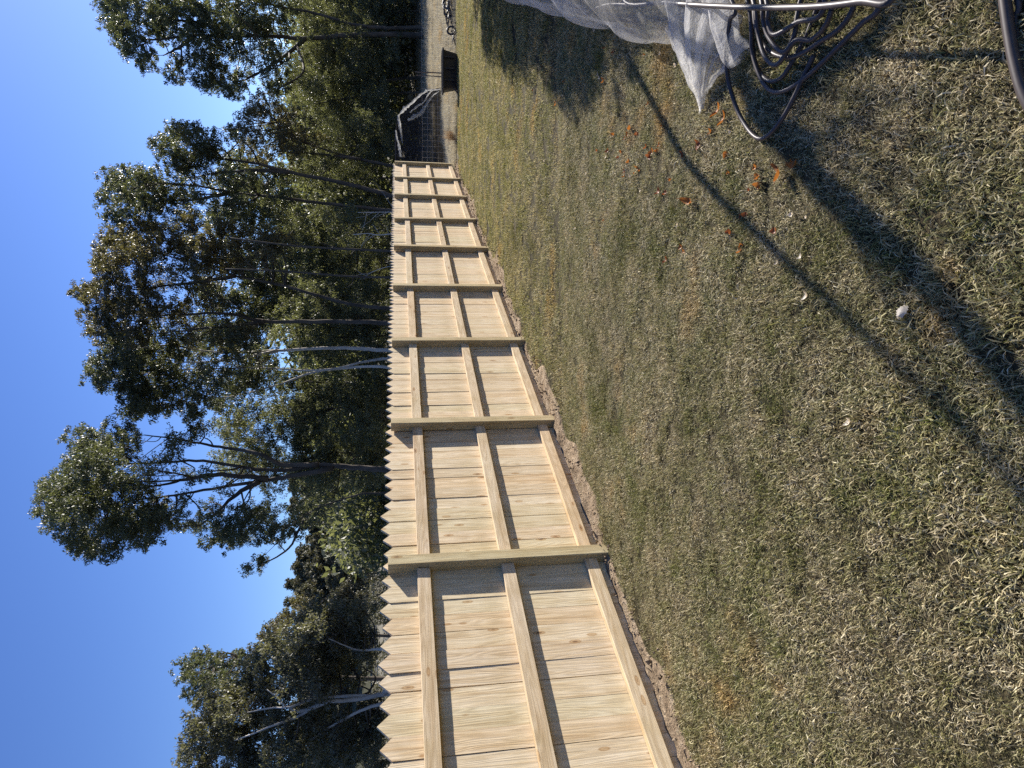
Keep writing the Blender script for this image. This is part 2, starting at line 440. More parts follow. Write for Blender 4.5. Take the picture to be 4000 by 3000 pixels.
def quads_mesh(name, V, m):
    n = len(V) // 4
    me = bpy.data.meshes.new(name)
    me.vertices.add(n * 4); me.vertices.foreach_set('co', V.astype(np.float32).ravel())
    me.loops.add(n * 4); me.loops.foreach_set('vertex_index', np.arange(n * 4, dtype=np.int32))
    me.polygons.add(n); me.polygons.foreach_set('loop_start', np.arange(0, n * 4, 4, dtype=np.int32))
    try: me.polygons.foreach_set('loop_total', np.full(n, 4, dtype=np.int32))
    except Exception: pass
    me.materials.append(m); me.update(calc_edges=True); me.validate()
    return me

def blob_clusters(c, r, rs):
    """sub-cluster centres through an ellipsoid, thicker toward its shell"""
    vol = r[0] * r[1] * r[2]
    k = int(max(7, min(120, 1.15 * (r[0] * r[2]) / (rs * rs) * 2.3)))
    u = rng.normal(0, 1, (k, 3)); u /= np.linalg.norm(u, axis=1)[:, None]
    return c + u * (rng.random((k, 1)) ** .45) * r

def tree(name, label, cat, Y, base, stems, blobs, lm, bm, r0=.16, L=.2, W=.062, dens=1.0, zf=z7, group=None, twigs=True, dspread=.05, rscale=1.22, stem_dy=0.0):
    L *= .68; W *= .72; r0 *= .82
    if name == 'wattle_tree': dens *= .62; L *= 1.05
    """stems: polylines in photo pixels from the foot up; blobs: (x, y, rx, ry[, density]) in photo pixels; Y: metres away"""
    bx = at_depth(*zf(*base), Y); bz = float(terrain(bx[0], bx[1])); foot = A([bx[0], bx[1], bz])
    root = thing(name, label, cat, foot, group)
    pxm = Y / FPX / (ray(*zf(*base))[1] ** 0) * (.7233 if zf is not z8 else .603)
    tr = MB(); br = MB(); nodes = []
    for si, st in enumerate(stems):
        pts = []
        for k, q in enumerate(st):
            f = k / max(1, len(st) - 1)
            p = at_depth(*zf(*q), Y + stem_dy + rng.normal(0, .012) * Y * f)
            pts.append(p)
        if si == 0 or st[0][0] > base[0] - 120:
            lo = pts[0].copy(); g_ = float(terrain(lo[0], lo[1])) - .3
            if lo[2] > g_ + .2: pts = [A([lo[0], lo[1], g_])] + pts
        P = spline(A(pts), 5)
        P[1:-1] += rng.normal(0, .012 * r0 / .16, P[1:-1].shape)
        ra = r0 * (1.0 if si == 0 else .72 if si < 5 else .36)
        f = np.linspace(0, 1, len(P))
        rad = ra * (1 - .82 * f ** .9)
        tr.tube(P - foot, rad, 7)
        nodes += [(p, r_) for p, r_ in zip(P, rad)]
    NP = A([p for p, _ in nodes]); NR = A([r_ for _, r_ in nodes])
    cen = []; rss = []; cnt = []
    full = []
    for b in blobs:
        x, y, rx, ry = b[:4]; dn = b[4] if len(b) > 4 else 1.0
        full.append((x, y, rx, ry, dn, 1))
        for q in range(2):
            a_ = rng.uniform(0, 6.28); g_ = rng.uniform(.55, .8)
            full.append((x + rx * .85 * math.cos(a_), y + ry * .85 * math.sin(a_), rx * g_, ry * g_, dn * .8, 0))
    for b in full:
        x, y, rx, ry, dn, main = b
        c = at_depth(*zf(x, y), Y * (1 + rng.normal(0, dspread)))
        r = A([ry, .5 * (rx + ry), rx]) * pxm * rscale           # photo x is up and down in the place
        rs = np.clip(.26 * r.mean(), .2, .5)
        sc_ = blob_clusters(c, r * .9, rs)
        cen.append(sc_)
        n_l = max(4, int(dens * dn * 1.22 * (r[0] * r[2] * math.pi) / (L * W * .34) / len(sc_)))
        cnt.append(np.full(len(sc_), n_l)); rss.append(np.full(len(sc_), rs) * rng.uniform(.65, 1.25, len(sc_)))
        # a limb from the nearest lower piece of stem to the clump, then twigs
        dd = np.linalg.norm(NP - c, axis=1) + np.where(NP[:, 2] > c[2] - .2, 3 + 2 * np.abs(NP[:, 2] - c[2]), 0)
        i = int(np.argmin(dd)); s0 = NP[i]; rb = min(NR[i] * .7, .02 + .012 * np.linalg.norm(c - s0))
        mid = s0 * .45 + c * .55 + A([0, 0, -.12 * np.linalg.norm(c - s0)]) + rng.normal(0, .08, 3)
        bp = spline(A([s0, mid, c]), 5)
        br.tube(bp - foot, np.linspace(rb, rb * .45, len(bp)), 5)
        if twigs and main:
            for q in sc_[::2]:
                a0 = bp[int(rng.integers(len(bp) // 2, len(bp)))]
                m2 = (a0 + q) / 2 + rng.normal(0, .06, 3)
                br.tube(A([a0, m2, q]) - foot, [rb * .38, rb * .28, rb * .12], 3, cap=False)
    V = []
    C = np.concatenate(cen); Rr = np.concatenate(rss); K = np.concatenate(cnt)
    for n_ in np.unique(K):
        s_ = K == n_
        V.append(leaf_cloud(C[s_], int(n_), Rr[s_], L, W))
    V = np.concatenate(V) - foot
    tr.build('trunk', bm, root, smooth=True); br.build('branches', M_BARKD, root, smooth=True)
    link('crown', quads_mesh('crown', V, lm), root)
    return root

GT = 'tall gum trees behind the fence'
tree('gum_tree', 'bushy grey-green gum with white forked limbs at the near left end of the fence', 'tree', 19,
     (1720, 1150), [[(1720, 1150), (1650, 1180), (1470, 1215), (1260, 1240), (1080, 1335), (940, 1385), (690, 1480)],
                    [(1640, 1185), (1480, 1190), (1220, 1208), (1050, 1262), (880, 1275), (700, 1320)],
                    [(1260, 1240), (1130, 1290), (1040, 1265), (900, 1150)],
                    [(1720, 1230), (1500, 1290), (1300, 1400), (1080, 1540), (900, 1600)],
                    [(1720, 880), (1600, 890), (1480, 890), (1300, 820)]],
     [(520, 1330, 110, 120), (500, 1500, 120, 140), (480, 1640, 110, 120), (620, 1250, 130, 110), (680, 1420, 150, 150, .9), (760, 1160, 140, 120), (860, 1060, 130, 110),
      (900, 1250, 170, 130, .8), (960, 960, 130, 110), (1060, 860, 130, 110), (1150, 760, 120, 100), (1250, 680, 110, 90), (1350, 640, 100, 70), (1430, 720, 110, 90),
      (1080, 1060, 160, 130, .9), (1200, 930, 150, 120), (1330, 820, 140, 110), (1450, 850, 130, 90), (1300, 1000, 150, 120, .8), (1420, 980, 110, 90, .7), (850, 1480, 170, 150, .8), (900, 1620, 170, 120),
      (1080, 1420, 170, 150, .8), (1200, 1560, 190, 140), (1300, 1380, 160, 120, .6), (1400, 1520, 170, 150), (1540, 1420, 120, 120, .9), (1560, 1590, 120, 120), (700, 1620, 140, 110),
      (1180, 1180, 150, 90, .6), (1380, 1130, 120, 80, .5), (1530, 640, 80, 60, .8), (1560, 1270, 90, 70, .6)],
     M_GUM2, M_BARKW, r0=.105, L=.15, W=.046, dens=.95, zf=z8, dspread=.045, stem_dy=-1.1, rscale=1.34)
tree('gum_tree', 'small dark-topped gum rising behind the bushy grey gum', 'tree', 40, (1700, 1080),
     [[(1700, 1080), (1200, 1060), (760, 990), (560, 1000), (430, 1060)], [(760, 990), (690, 930), (600, 900)]],
     [(440, 1010, 95, 85), (410, 1110, 75, 75), (500, 935, 70, 50), (520, 1060, 100, 75), (630, 960, 85, 55, .8), (620, 1050, 90, 60), (740, 925, 40, 35, .7), (680, 1100, 100, 80), (470, 1170, 80, 50)],
     M_GUM, M_BARKD, r0=.2, L=.26, W=.085, zf=z8)
tree('gum_tree', 'lighter gum crown peeping over the shoulder of the bushy grey gum', 'tree', 46, (1700, 800),
     [[(1700, 800), (1200, 790), (940, 780)], [(1200, 790), (1060, 660)]],
     [(920, 790, 80, 65), (880, 850, 60, 50), (960, 740, 60, 50), (1060, 650, 55, 50), (1020, 720, 60, 50), (1120, 590, 50, 45), (830, 930, 70, 50)],
     M_GUMB, M_BARKD, r0=.2, L=.28, W=.09, zf=z8)
tree('gum_tree', 'tallest gum with forked dark trunk and broad crown left of centre', 'tree', 28, (2170, 880),
     [[(2170, 880), (2080, 875), (1900, 865), (1720, 850), (1560, 878), (1350, 870), (1100, 830), (900, 838), (620, 850)],
      [(1720, 850), (1520, 848), (1400, 790), (1190, 755), (1000, 720), (780, 690)],
      [(1800, 870), (1560, 915), (1400, 940), (1150, 980), (900, 1020), (640, 1050)],
      [(1450, 925), (1200, 905), (1000, 930), (880, 960), (560, 1000)],
      [(1400, 940), (1280, 1010), (1180, 1100), (1080, 1180)],
      [(2170, 1000), (1950, 1010), (1700, 1090), (1560, 1180), (1400, 1200)],
      [(1640, 1150), (1560, 1300), (1450, 1370), (1390, 1390)]],
     [(300, 1060, 95, 100), (350, 960, 95, 95), (390, 1140, 110, 110), (430, 860, 110, 105), (500, 740, 110, 100), (420, 1010, 140, 130), (520, 900, 130, 120), (560, 1080, 140, 110), (480, 1220, 100, 90), (590, 1210, 110, 90),
      (560, 1310, 75, 55), (470, 1300, 50, 50), (690, 1150, 100, 90), (640, 680, 90, 80), (680, 800, 110, 80, .6), (740, 950, 110, 80, .5), (850, 880, 100, 55, .5), (800, 1080, 110, 90, .8), (900, 1130, 90, 80, .9), (760, 1240, 80, 50), (860, 1200, 80, 60),
      (660, 1000, 110, 80, .7), (960, 1060, 60, 50, .6), (1060, 1170, 85, 70, .9), (1160, 1230, 90, 70), (1270, 1240, 80, 60), (1380, 1200, 110, 80), (1270, 1130, 90, 60, .5), (1140, 1090, 70, 50, .6), (1450, 1090, 100, 85, .8), (1500, 1220, 70, 50), (1600, 1170, 80, 65, .8),
      (1385, 1385, 45, 42), (1340, 1420, 25, 25, .7), (990, 720, 80, 55, .6), (1080, 650, 60, 50, .8), (1030, 900, 55, 40, .7), (1100, 905, 45, 35, .8), (930, 820, 55, 40, .6), (1220, 1000, 45, 35, .5), (1700, 1130, 80, 70, .5)],
     M_GUM, M_BARKD, r0=.20, L=.17, W=.055, dspread=.05, group=GT)
tree('gum_tree', 'gum with two pale lower trunks just left of picture centre', 'tree', 31, (2170, 235),
     [[(2170, 235), (2060, 232), (1900, 222), (1700, 222), (1400, 240), (1150, 240), (900, 205), (700, 230)],
      [(2170, 275), (2050, 280), (1970, 295), (1730, 340), (1400, 330), (1000, 335), (760, 360)],
      [(2170, 330), (1980, 320), (1700, 350), (1500, 420), (1250, 480), (1000, 500)],
      [(1500, 235), (1200, 290), (950, 300)]],
     [(560, 380, 80, 80), (620, 300, 90, 90), (650, 430, 90, 80), (700, 220, 110, 110), (740, 360, 120, 100), (780, 480, 100, 90), (860, 300, 110, 100), (870, 420, 110, 90), (900, 190, 110, 100), (950, 520, 110, 80), (1000, 400, 110, 90), (820, 560, 90, 50), (1060, 280, 110, 90, .8),
      (1120, 460, 100, 80, .7), (1200, 340, 110, 90, .7), (1070, 580, 60, 45, .6), (700, 550, 60, 40), (1280, 200, 100, 80, .6), (1320, 420, 90, 70, .6), (1400, 300, 100, 80, .6), (620, 180, 80, 70)],
     M_GUM, M_BARKW, r0=.15, L=.185, W=.06, group=GT)
tree('gum_tree', 'leaning dark-trunked gum with olive crown right of the pale twin trunks', 'tree', 30, (2170, 1720),
     [[(2170, 1750), (2050, 1742), (1760, 1736), (1430, 1735), (1290, 1705), (1150, 1690), (900, 1704), (700, 1690)],
      [(2170, 1668), (1880, 1640), (1540, 1545), (1270, 1490), (1090, 1430), (900, 1380), (740, 1345)],
      [(1430, 1735), (1280, 1760), (1050, 1780), (860, 1800)],
      [(1270, 1490), (1100, 1520), (920, 1540), (760, 1560)]],
     [(470, 1560, 70, 70), (530, 1640, 90, 80), (500, 1700, 70, 60), (570, 1380, 75, 75), (600, 1470, 90, 80), (640, 1300, 90, 70), (720, 1420, 110, 90), (700, 1560, 100, 90), (640, 1690, 100, 80), (820, 1240, 110, 65), (790, 1340, 100, 70), (920, 1300, 110, 80), (950, 1400, 120, 80, .8), (860, 1520, 110, 80, .7),
      (1030, 1230, 90, 65), (1040, 1480, 110, 80, .7), (1120, 1330, 110, 80), (1230, 1420, 110, 70, .7), (1260, 1280, 110, 80), (1380, 1370, 120, 80, .8), (900, 1660, 120, 70, .6), (1100, 1640, 110, 70, .5), (790, 1700, 110, 70, .7), (560, 1790, 70, 60), (720, 1790, 90, 60, .8), (1000, 1740, 90, 60, .5), (1230, 1810, 100, 80, .8), (1480, 1300, 110, 80, .8), (1000, 1850, 60, 50, .5)],
     M_GUMB, M_BARKD, r0=.17, L=.18, W=.058, zf=z6, group=GT)
tree('gum_tree', 'thick-limbed dark gum whose trunk leans left above the far fence bays', 'tree', 34, (2150, 1060),
     [[(2150, 1060), (2050, 1040), (1850, 988), (1560, 930), (1400, 888), (1150, 850), (960, 815)],
      [(1560, 930), (1400, 920), (1200, 930), (1040, 960)],
      [(2150, 1140), (1950, 1120), (1700, 1092), (1500, 1065), (1250, 1040), (1050, 1000), (830, 1000), (700, 1050)],
      [(1250, 1040), (1080, 1075), (850, 1090)]],
     [(880, 800, 60, 65), (960, 740, 80, 50), (1040, 700, 60, 35), (1030, 800, 110, 75), (940, 880, 95, 65), (1140, 760, 65, 50), (1130, 850, 90, 60, .8), (640, 950, 85, 60), (610, 1060, 75, 60), (700, 1020, 100, 70), (780, 940, 80, 60), (800, 1070, 110, 75), (720, 1140, 100, 65), (610, 1190, 55, 45), (880, 1160, 100, 60), (900, 1010, 95, 65, .7),
      (1010, 960, 80, 60, .7), (1010, 1100, 110, 65, .8), (1170, 970, 80, 60, .6), (1290, 990, 110, 70, .7), (1220, 1110, 110, 70, .7), (1420, 1040, 110, 80, .7), (1250, 730, 50, 40, .7)],
     M_GUM, M_BARKD, r0=.20, L=.2, W=.064, zf=z6, group=GT)
tree('wattle_tree', 'bronze-tipped wattle beside the gap of sky right of centre', 'tree', 38, (2150, 900),
     [[(2150, 900), (1950, 860), (1700, 790), (1450, 670)], [(1700, 790), (1560, 720), (1400, 560)], [(1950, 860), (1700, 830), (1500, 820)]],
     [(1380, 555, 70, 50), (1340, 640, 60, 50), (1440, 620, 90, 70), (1360, 730, 75, 60), (1480, 710, 100, 75), (1400, 820, 95, 70), (1560, 640, 90, 60, .8), (1540, 800, 110, 85), (1300, 710, 45, 40), (1640, 730, 110, 80), (1480, 520, 50, 35, .6)],
     M_GUMB, M_BARKD, r0=.16, L=.2, W=.06, zf=z6)
tree('gum_tree', 'big spreading gum leaning over the paddock at the far right', 'tree', 40, (2240, 185),
     [[(2240, 190), (2100, 186), (1900, 190), (1650, 208), (1500, 195), (1250, 192), (1050, 190), (820, 215), (640, 170)],
      [(1650, 208), (1540, 300), (1440, 370), (1330, 420)],
      [(2240, 150), (2060, 150), (1900, 130), (1700, 70), (1480, 30), (1300, -20), (1000, -60)],
      [(1250, 192), (1100, 130), (960, 110), (820, 80)],
      [(1050, 190), (960, 260), (880, 300)], [(1440, 370), (1300, 440), (1200, 420)]],
     [(570, 20, 65, 60), (640, 80, 90, 80), (690, 170, 85, 75), (740, 250, 75, 60), (800, 330, 65, 45), (680, -30, 100, 60), (800, 50, 100, 80), (830, 160, 80, 70), (900, 100, 90, 70), (950, 30, 100, 60), (930, 390, 60, 42), (1000, 330, 75, 50), (960, 210, 60, 45, .6), (1040, 110, 100, 80), (1100, 210, 90, 70, .8),
      (1130, 320, 85, 65), (1110, 430, 70, 45), (1200, 120, 110, 80), (1220, 270, 100, 70, .8), (1200, 420, 85, 60), (1270, 500, 60, 42), (1310, 420, 65, 50), (1330, 150, 110, 85), (1340, 300, 90, 60, .6), (1450, 90, 120, 90), (1450, 230, 100, 80, .7), (1460, 340, 80, 60, .6), (1500, 430, 85, 60), (1100, 20, 110, 70), (1300, 20, 130, 80), (1500, -20, 130, 80), (900, -50, 120, 60)],
     M_GUM, M_BARKD, r0=.24, L=.215, W=.07, zf=z6, group=GT)
tree('wattle_tree', 'feathery dark wattle thicket tree under the right-hand gum', 'tree', 43, (2220, 420),
     [[(2220, 420), (2000, 440), (1800, 420), (1650, 380)], [(2220, 500), (1950, 520), (1700, 560)], [(2000, 440), (1850, 300), (1720, 220)]],
     [(1640, 330, 100, 90), (1720, 240, 110, 90), (1620, 450, 100, 80), (1740, 420, 130, 100), (1700, 560, 130, 100), (1860, 330, 140, 110), (1880, 500, 140, 110), (1820, 640, 130, 100), (2000, 420, 120, 110), (2020, 580, 110, 110), (2080, 330, 90, 110), (1580, 380, 60, 50, .7)],
     M_WATTLE, M_BARKD, r0=.15, L=.2, W=.05, zf=z6)
tree('wattle_tree', 'low wattle at the far right edge above the straw paddock', 'tree', 45, (2230, 60),
     [[(2230, 60), (2000, 70), (1750, 80)], [(2000, 70), (1850, 150), (1700, 160)]],
     [(1640, 60, 110, 90), (1660, 170, 100, 80), (1780, 40, 130, 110), (1800, 160, 130, 100), (1940, 90, 140, 120), (1960, 220, 120, 100), (2080, 60, 110, 110), (2090, 190, 90, 90), (1850, -60, 150, 90), (2050, -50, 110, 90)],
     M_WATTLE, M_BARKD, r0=.15, L=.21, W=.055, zf=z6)
tree('wattle_tree', 'dark wattle filling the gap above the last fence bay', 'tree', 41, (2180, 800),
     [[(2180, 800), (1950, 790), (1700, 800)], [(1950, 790), (1800, 900), (1700, 960)], [(1950, 790), (1850, 690)]],
     [(1660, 830, 110, 80), (1780, 760, 130, 90), (1760, 900, 120, 90), (1900, 840, 130, 100), (1900, 690, 120, 90), (2020, 760, 110, 100), (2020, 900, 100, 90), (2080, 680, 80, 80), (1640, 950, 100, 70, .8), (1850, 980, 110, 80)],
     M_WATTLE, M_BARKD, r0=.14, L=.2, W=.05, zf=z6)
tree('wattle_tree', 'dark understorey wattle below the leaning gum with olive crown', 'tree', 38, (2180, 1350),
     [[(2180, 1350), (1950, 1340), (1650, 1320)], [(1950, 1340), (1800, 1450), (1650, 1500)], [(1950, 1340), (1800, 1230), (1640, 1180)]],
     [(1560, 1220, 110, 85), (1600, 1340, 120, 90), (1640, 1460, 110, 80), (1700, 1180, 120, 90), (1760, 1290, 130, 100), (1790, 1420, 120, 90), (1740, 1560, 110, 80), (1900, 1220, 120, 100), (1920, 1360, 120, 100), (1900, 1500, 120, 90), (2030, 1180, 90, 90), (2040, 1320, 90, 100), (2040, 1460, 90, 90), (1500, 1130, 90, 60, .7)],
     M_WATTLE, M_BARKD, r0=.13, L=.19, W=.055, zf=z6)
tree('wattle_tree', 'rounded dark evergreen behind the pale twin trunks', 'tree', 36, (2180, 150),
     [[(2180, 150), (1950, 160), (1650, 170)], [(1950, 160), (1800, 40), (1650, 20)]],
     [(1560, 130, 110, 90), (1600, 20, 100, 80), (1700, 200, 120, 100), (1760, 80, 130, 100), (1700, -60, 110, 80), (1880, 160, 130, 100), (1900, 30, 120, 100), (2020, 100, 90, 100), (2030, 220, 90, 90), (1870, -70, 120, 90), (2030, -20, 90, 80)],
     M_WATTLE, M_BARKD, r0=.13, L=.19, W=.055)
tree('wattle_tree', 'round mid-green tree between the pale twin trunks and the tallest gum', 'tree', 35, (2180, 560),
     [[(2180, 560), (1950, 550), (1650, 540)], [(1950, 550), (1800, 420), (1600, 400)], [(1800, 545), (1550, 640), (1400, 660)]],
     [(1270, 640, 90, 80), (1350, 740, 100, 85), (1380, 600, 110, 90), (1480, 500, 110, 90), (1500, 700, 120, 100), (1560, 400, 110, 90), (1600, 580, 120, 100), (1700, 460, 130, 100), (1720, 640, 130, 100), (1830, 540, 130, 110), (1860, 400, 120, 100), (1960, 640, 120, 100), (1980, 490, 110, 100), (2050, 380, 80, 90), (2050, 580, 80, 90)],
     M_WATTLE, M_BARKD, r0=.15, L=.19, W=.06)
tree('wattle_tree', 'light green rounded tree behind the trunk of the tallest gum', 'tree', 37, (2180, 800),
     [[(2180, 800), (1950, 790), (1650, 780)], [(1950, 790), (1800, 900), (1600, 920)], [(1800, 785), (1550, 840), (1300, 850)]],
     [(1210, 790, 60, 65), (1270, 880, 80, 75), (1330, 810, 100, 80), (1400, 920, 100, 80), (1460, 810, 110, 90), (1560, 900, 110, 90), (1600, 760, 120, 95), (1720, 860, 120, 100), (1760, 730, 120, 90), (1860, 920, 120, 90), (1880, 790, 120, 100), (2000, 860, 100, 100), (2010, 720, 100, 90), (1660, 1000, 90, 70, .8), (1800, 1030, 90, 70, .6)],
     M_WATTLE, M_BARKD, r0=.15, L=.19, W=.06)

tree('gum_tree', 'slim-trunked gum filling the gap between the leaning olive gum and the twin pale trunks', 'tree', 42, (2180, 60),
     [[(2180, 60), (1900, 70), (1500, 60), (1200, 110), (1000, 130)], [(2180, -60), (1800, -60), (1400, -110), (1150, -160)], [(1500, 60), (1250, 0), (1050, -40)]],
     [(1020, 120, 90, 80), (1120, 40, 100, 80), (1150, 180, 100, 80), (1220, -60, 100, 80), (1260, 100, 110, 90), (1300, 240, 100, 80), (1360, 0, 110, 90), (1380, 140, 110, 90), (1440, -110, 110, 90), (1480, 60, 110, 90), (1150, -140, 90, 70), (1300, -200, 90, 80), (1420, 340, 110, 90), (1330, 420, 100, 80), (1240, 540, 80, 70)],
     M_GUM, M_BARKD, r0=.15, L=.24, W=.08, dens=.8)
tree('gum_tree', 'slim-trunked gum showing between the two leaning trunks right of centre', 'tree', 44, (2180, 1250),
     [[(2180, 1250), (1900, 1240), (1500, 1180), (1200, 1160)], [(2180, 960), (1800, 960), (1450, 900), (1250, 900)], [(1700, 1210), (1450, 1300), (1250, 1360)]],
     [(1220, 880, 90, 70), (1330, 900, 100, 80), (1240, 1000, 90, 70), (1340, 1040, 110, 80), (1180, 1150, 90, 70), (1300, 1160, 110, 80), (1420, 1140, 110, 80), (1420, 960, 110, 80), (1250, 1350, 100, 80), (1370, 1290, 110, 80), (1480, 1380, 110, 80), (1380, 1480, 110, 80), (1500, 1540, 110, 90), (1530, 1000, 110, 80), (1540, 1150, 110, 80), (1400, 1620, 100, 80)],
     M_GUM, M_BARKD, r0=.15, L=.25, W=.085, dens=.8, zf=z6)

for lab, px_, r_ in [('thin pale dead stem above the fifth bay from the far end', [(1640, 826), (1545, 828), (1470, 829), (1398, 830)], .022),
                     ('crooked pale dead stem above the middle of the fence', [(1640, 912), (1545, 913), (1475, 918), (1440, 912), (1380, 916)], .026),
                     ('short pale dead stem leaning above the far fence bays', [(1640, 1050), (1530, 1040), (1450, 1065), (1420, 1090)], .018),
                     ('dark slim trunk rising straight behind the middle bays', [(1640, 985), (1400, 975), (1150, 960), (900, 930)], .05),
                     ('second dark slim trunk behind the middle bays', [(1640, 1085), (1380, 1080), (1120, 1060), (880, 1050)], .045)]:
    P = spline(A([at_depth(x, y, 25.0) for x, y in px_]), 6); ft_ = P[0].copy(); ft_[2] = float(terrain(ft_[0], ft_[1]))
    P[0, 2] = min(P[0, 2], ft_[2]); rt_ = thing('dead_sapling', lab, 'tree', ft_)
    b = MB(); b.tube(P - ft_, np.linspace(r_, r_ * .55, len(P)), 6); b.build('trunk', M_BARKW if 'pale' in lab else M_BARKD, rt_, smooth=True)
    b = MB()
    for k in range(5):
        q = P[int(len(P) * (.35 + .12 * k))]; e = q + A([rng.normal(0, .35), rng.normal(0, .3), rng.uniform(.2, .7)])
        b.tube(A([q, (q + e) / 2 + rng.normal(0, .04, 3), e]) - ft_, [r_ * .4, r_ * .3, r_ * .12], 4)
    b.build('branches', M_BARKW if 'pale' in lab else M_BARKD, rt_)

# far hillside of trees at the left, one crown and trunk each
def hill_tree_mesh(k):
    V = []; c0 = []
    for q in range(9 + 2 * k):
        c0.append(A([rng.normal(0, 1.7), rng.normal(0, 1.7), rng.uniform(3.0, 8.5)]))
    cen = np.concatenate([blob_clusters(c, A([1.6, 1.6, 1.4]), .55) for c in c0])
    V = leaf_cloud(cen, 34, np.full(len(cen), .7), .62, .26, .3)
    t_ = MB(); t_.tube([(0, 0, -1), (.1, .1, 3), (.2, 0, 7)], [.25, .2, .08], 5)
    for c in c0: t_.tube([(.1, .1, 3), tuple((A([.1, .1, 3]) + c) / 2), tuple(c)], [.1, .08, .04], 4)
    return quads_mesh('crown', V, M_FARLEAF), t_.mesh('trunk', M_BARKD)
HM = [hill_tree_mesh(k) for k in range(3)]
hp = []
for (px_, py_, Y, s_) in [(1300, 2100, 170, 1.0), (1330, 2180, 165, 1.1), (1290, 2240, 180, 1.0), (1260, 2310, 185, 1.1), (1330, 2290, 160, .9), (1380, 2240, 140, .8), (1370, 2140, 150, .9), (1400, 2080, 140, .9), (1340, 2040, 170, 1.1),
                          (1410, 2340, 130, .7), (1350, 2370, 150, 1.0), (1230, 2350, 200, 1.2), (1270, 2180, 200, 1.2), (1240, 2270, 210, 1.1), (1290, 2030, 200, 1.1), (1430, 2150, 115, .6), (1390, 2000, 150, .9), (1330, 1960, 180, 1.1),
                          (1440, 2240, 105, .5), (1300, 2420, 170, 1.2), (1360, 2450, 150, 1.0), (1420, 1950, 120, .8), (1450, 2050, 105, .6), (1300, 2500, 180, 1.1), (1350, 2560, 170, 1.1), (1310, 2640, 185, 1.2), (1330, 2730, 170, 1.2), (1300, 2830, 175, 1.2), (1320, 2940, 165, 1.2)]:
    p = at_depth(px_, py_, Y); hp.append((p[0], p[1], s_ * 1.15))
for k in range(34):
    az = math.radians(rng.uniform(-24, 3)); d_ = rng.uniform(185, 275)
    hp.append((d_ * math.sin(az), d_ * math.cos(az), rng.uniform(.9, 1.4)))
for i, (x, y, s_) in enumerate(hp):
    r_ = thing('hillside_tree', 'small dark tree crown among the bush on the far hillside', 'tree', (x, y, float(terrain(x, y))), 'trees on the far hillside', rng.uniform(0, 6.28))
    r_.scale = (s_ * rng.uniform(.8, 1.2), s_ * rng.uniform(.8, 1.2), s_ * rng.uniform(.8, 1.15))
    link('crown', HM[i % 3][0], r_); link('trunk', HM[i % 3][1], r_)

# the wood farther back, read as one mass behind the nearer trees
cen = []
for k in range(1150):
    az = math.radians(rng.uniform(-14, 44)); d_ = rng.uniform(52, 78)
    x, y = d_ * math.sin(az), d_ * math.cos(az)
    top = 9.5 + 1.5 * math.sin(az * 9) if az > math.radians(2) else 6.0 + 3.0 * (az + math.radians(14)) / math.radians(16)
    h = rng.uniform(0, 1) ** .8 * (top + 2.0 * wob(x, y, .12))
    cen.append((x, y, terrain(x, y) + max(.3, h)))
cen = np.concatenate([blob_clusters(A(c), A([2.2, 2.2, 1.6]), 1.0) for c in cen])
V = leaf_cloud(cen, 8, np.full(len(cen), 1.0), .62, .27, .4)
tag(link('distant_wood', quads_mesh('distant_wood', V, M_WATTLE)), 'dark mass of bush standing behind the trees', 'bush', kind='stuff')

cen = []
for k in range(420):
    az = math.radians(rng.uniform(-36, -5)); d_ = rng.uniform(46, 120)
    x, y = d_ * math.sin(az), d_ * math.cos(az)
    if wob(x, y, .11, 2) < -.12: continue
    cen.append((x, y, terrain(x, y) + rng.uniform(.2, 1.0) * (1.2 + .014 * d_)))
cen = np.concatenate([blob_clusters(A(c), A([1.6, 1.6, 1.0]), .7) for c in cen])
V = leaf_cloud(cen, 16, np.full(len(cen), .7), .34, .13, .3)
tag(link('paddock_scrub', quads_mesh('paddock_scrub', V, M_FARLEAF)), 'scattered low scrub on the paddock beyond the left trees', 'scrub', kind='stuff')

# ------------------------------------------------------------------ wire fence, trough, pile, tunnel at the end of the lawn
def gp(x, y): q = on_ground(x, y); return q
wf0 = fp(T0 + 8 * S + .2, -3.72); wf0 = A([wf0[0], wf0[1], 0]); wf1 = A([13.2, 17.75, 0])
wdir = (wf1 - wf0); wlen = np.linalg.norm(wdir); wdir /= wlen
wire = thing('wire_fence', 'low square-mesh wire fence running on from the end of the paling fence', 'fence', wf0)
for h in (.06, .2, .35, .5, .65, .8, .95):
    b = MB(); b.tube([wdir * s_ + A([0, 0, h + .01 * math.sin(s_ * 2.2 + h * 9)]) for s_ in np.linspace(0, wlen, 24)], .0022, 4); b.build('wire', M_WIRE, wire)
VW = MB(); VW.tube([(0, 0, .05), (.004, 0, .5), (0, 0, .95)], .0018, 4); vwm = VW.mesh('wire', M_WIRE)
for s_ in np.arange(.15, wlen, .155):
    o = link('wire', vwm, wire, tuple(wdir * s_))
SP = MB(); SP.tube([(0, 0, -.2), (0, 0, .6), (0, 0, 1.12)], .014, 5); spm = SP.mesh('post', M_STEEL)
for s_ in (2.35, 5.2, wlen): link('post', spm, wire, tuple(wdir * s_))

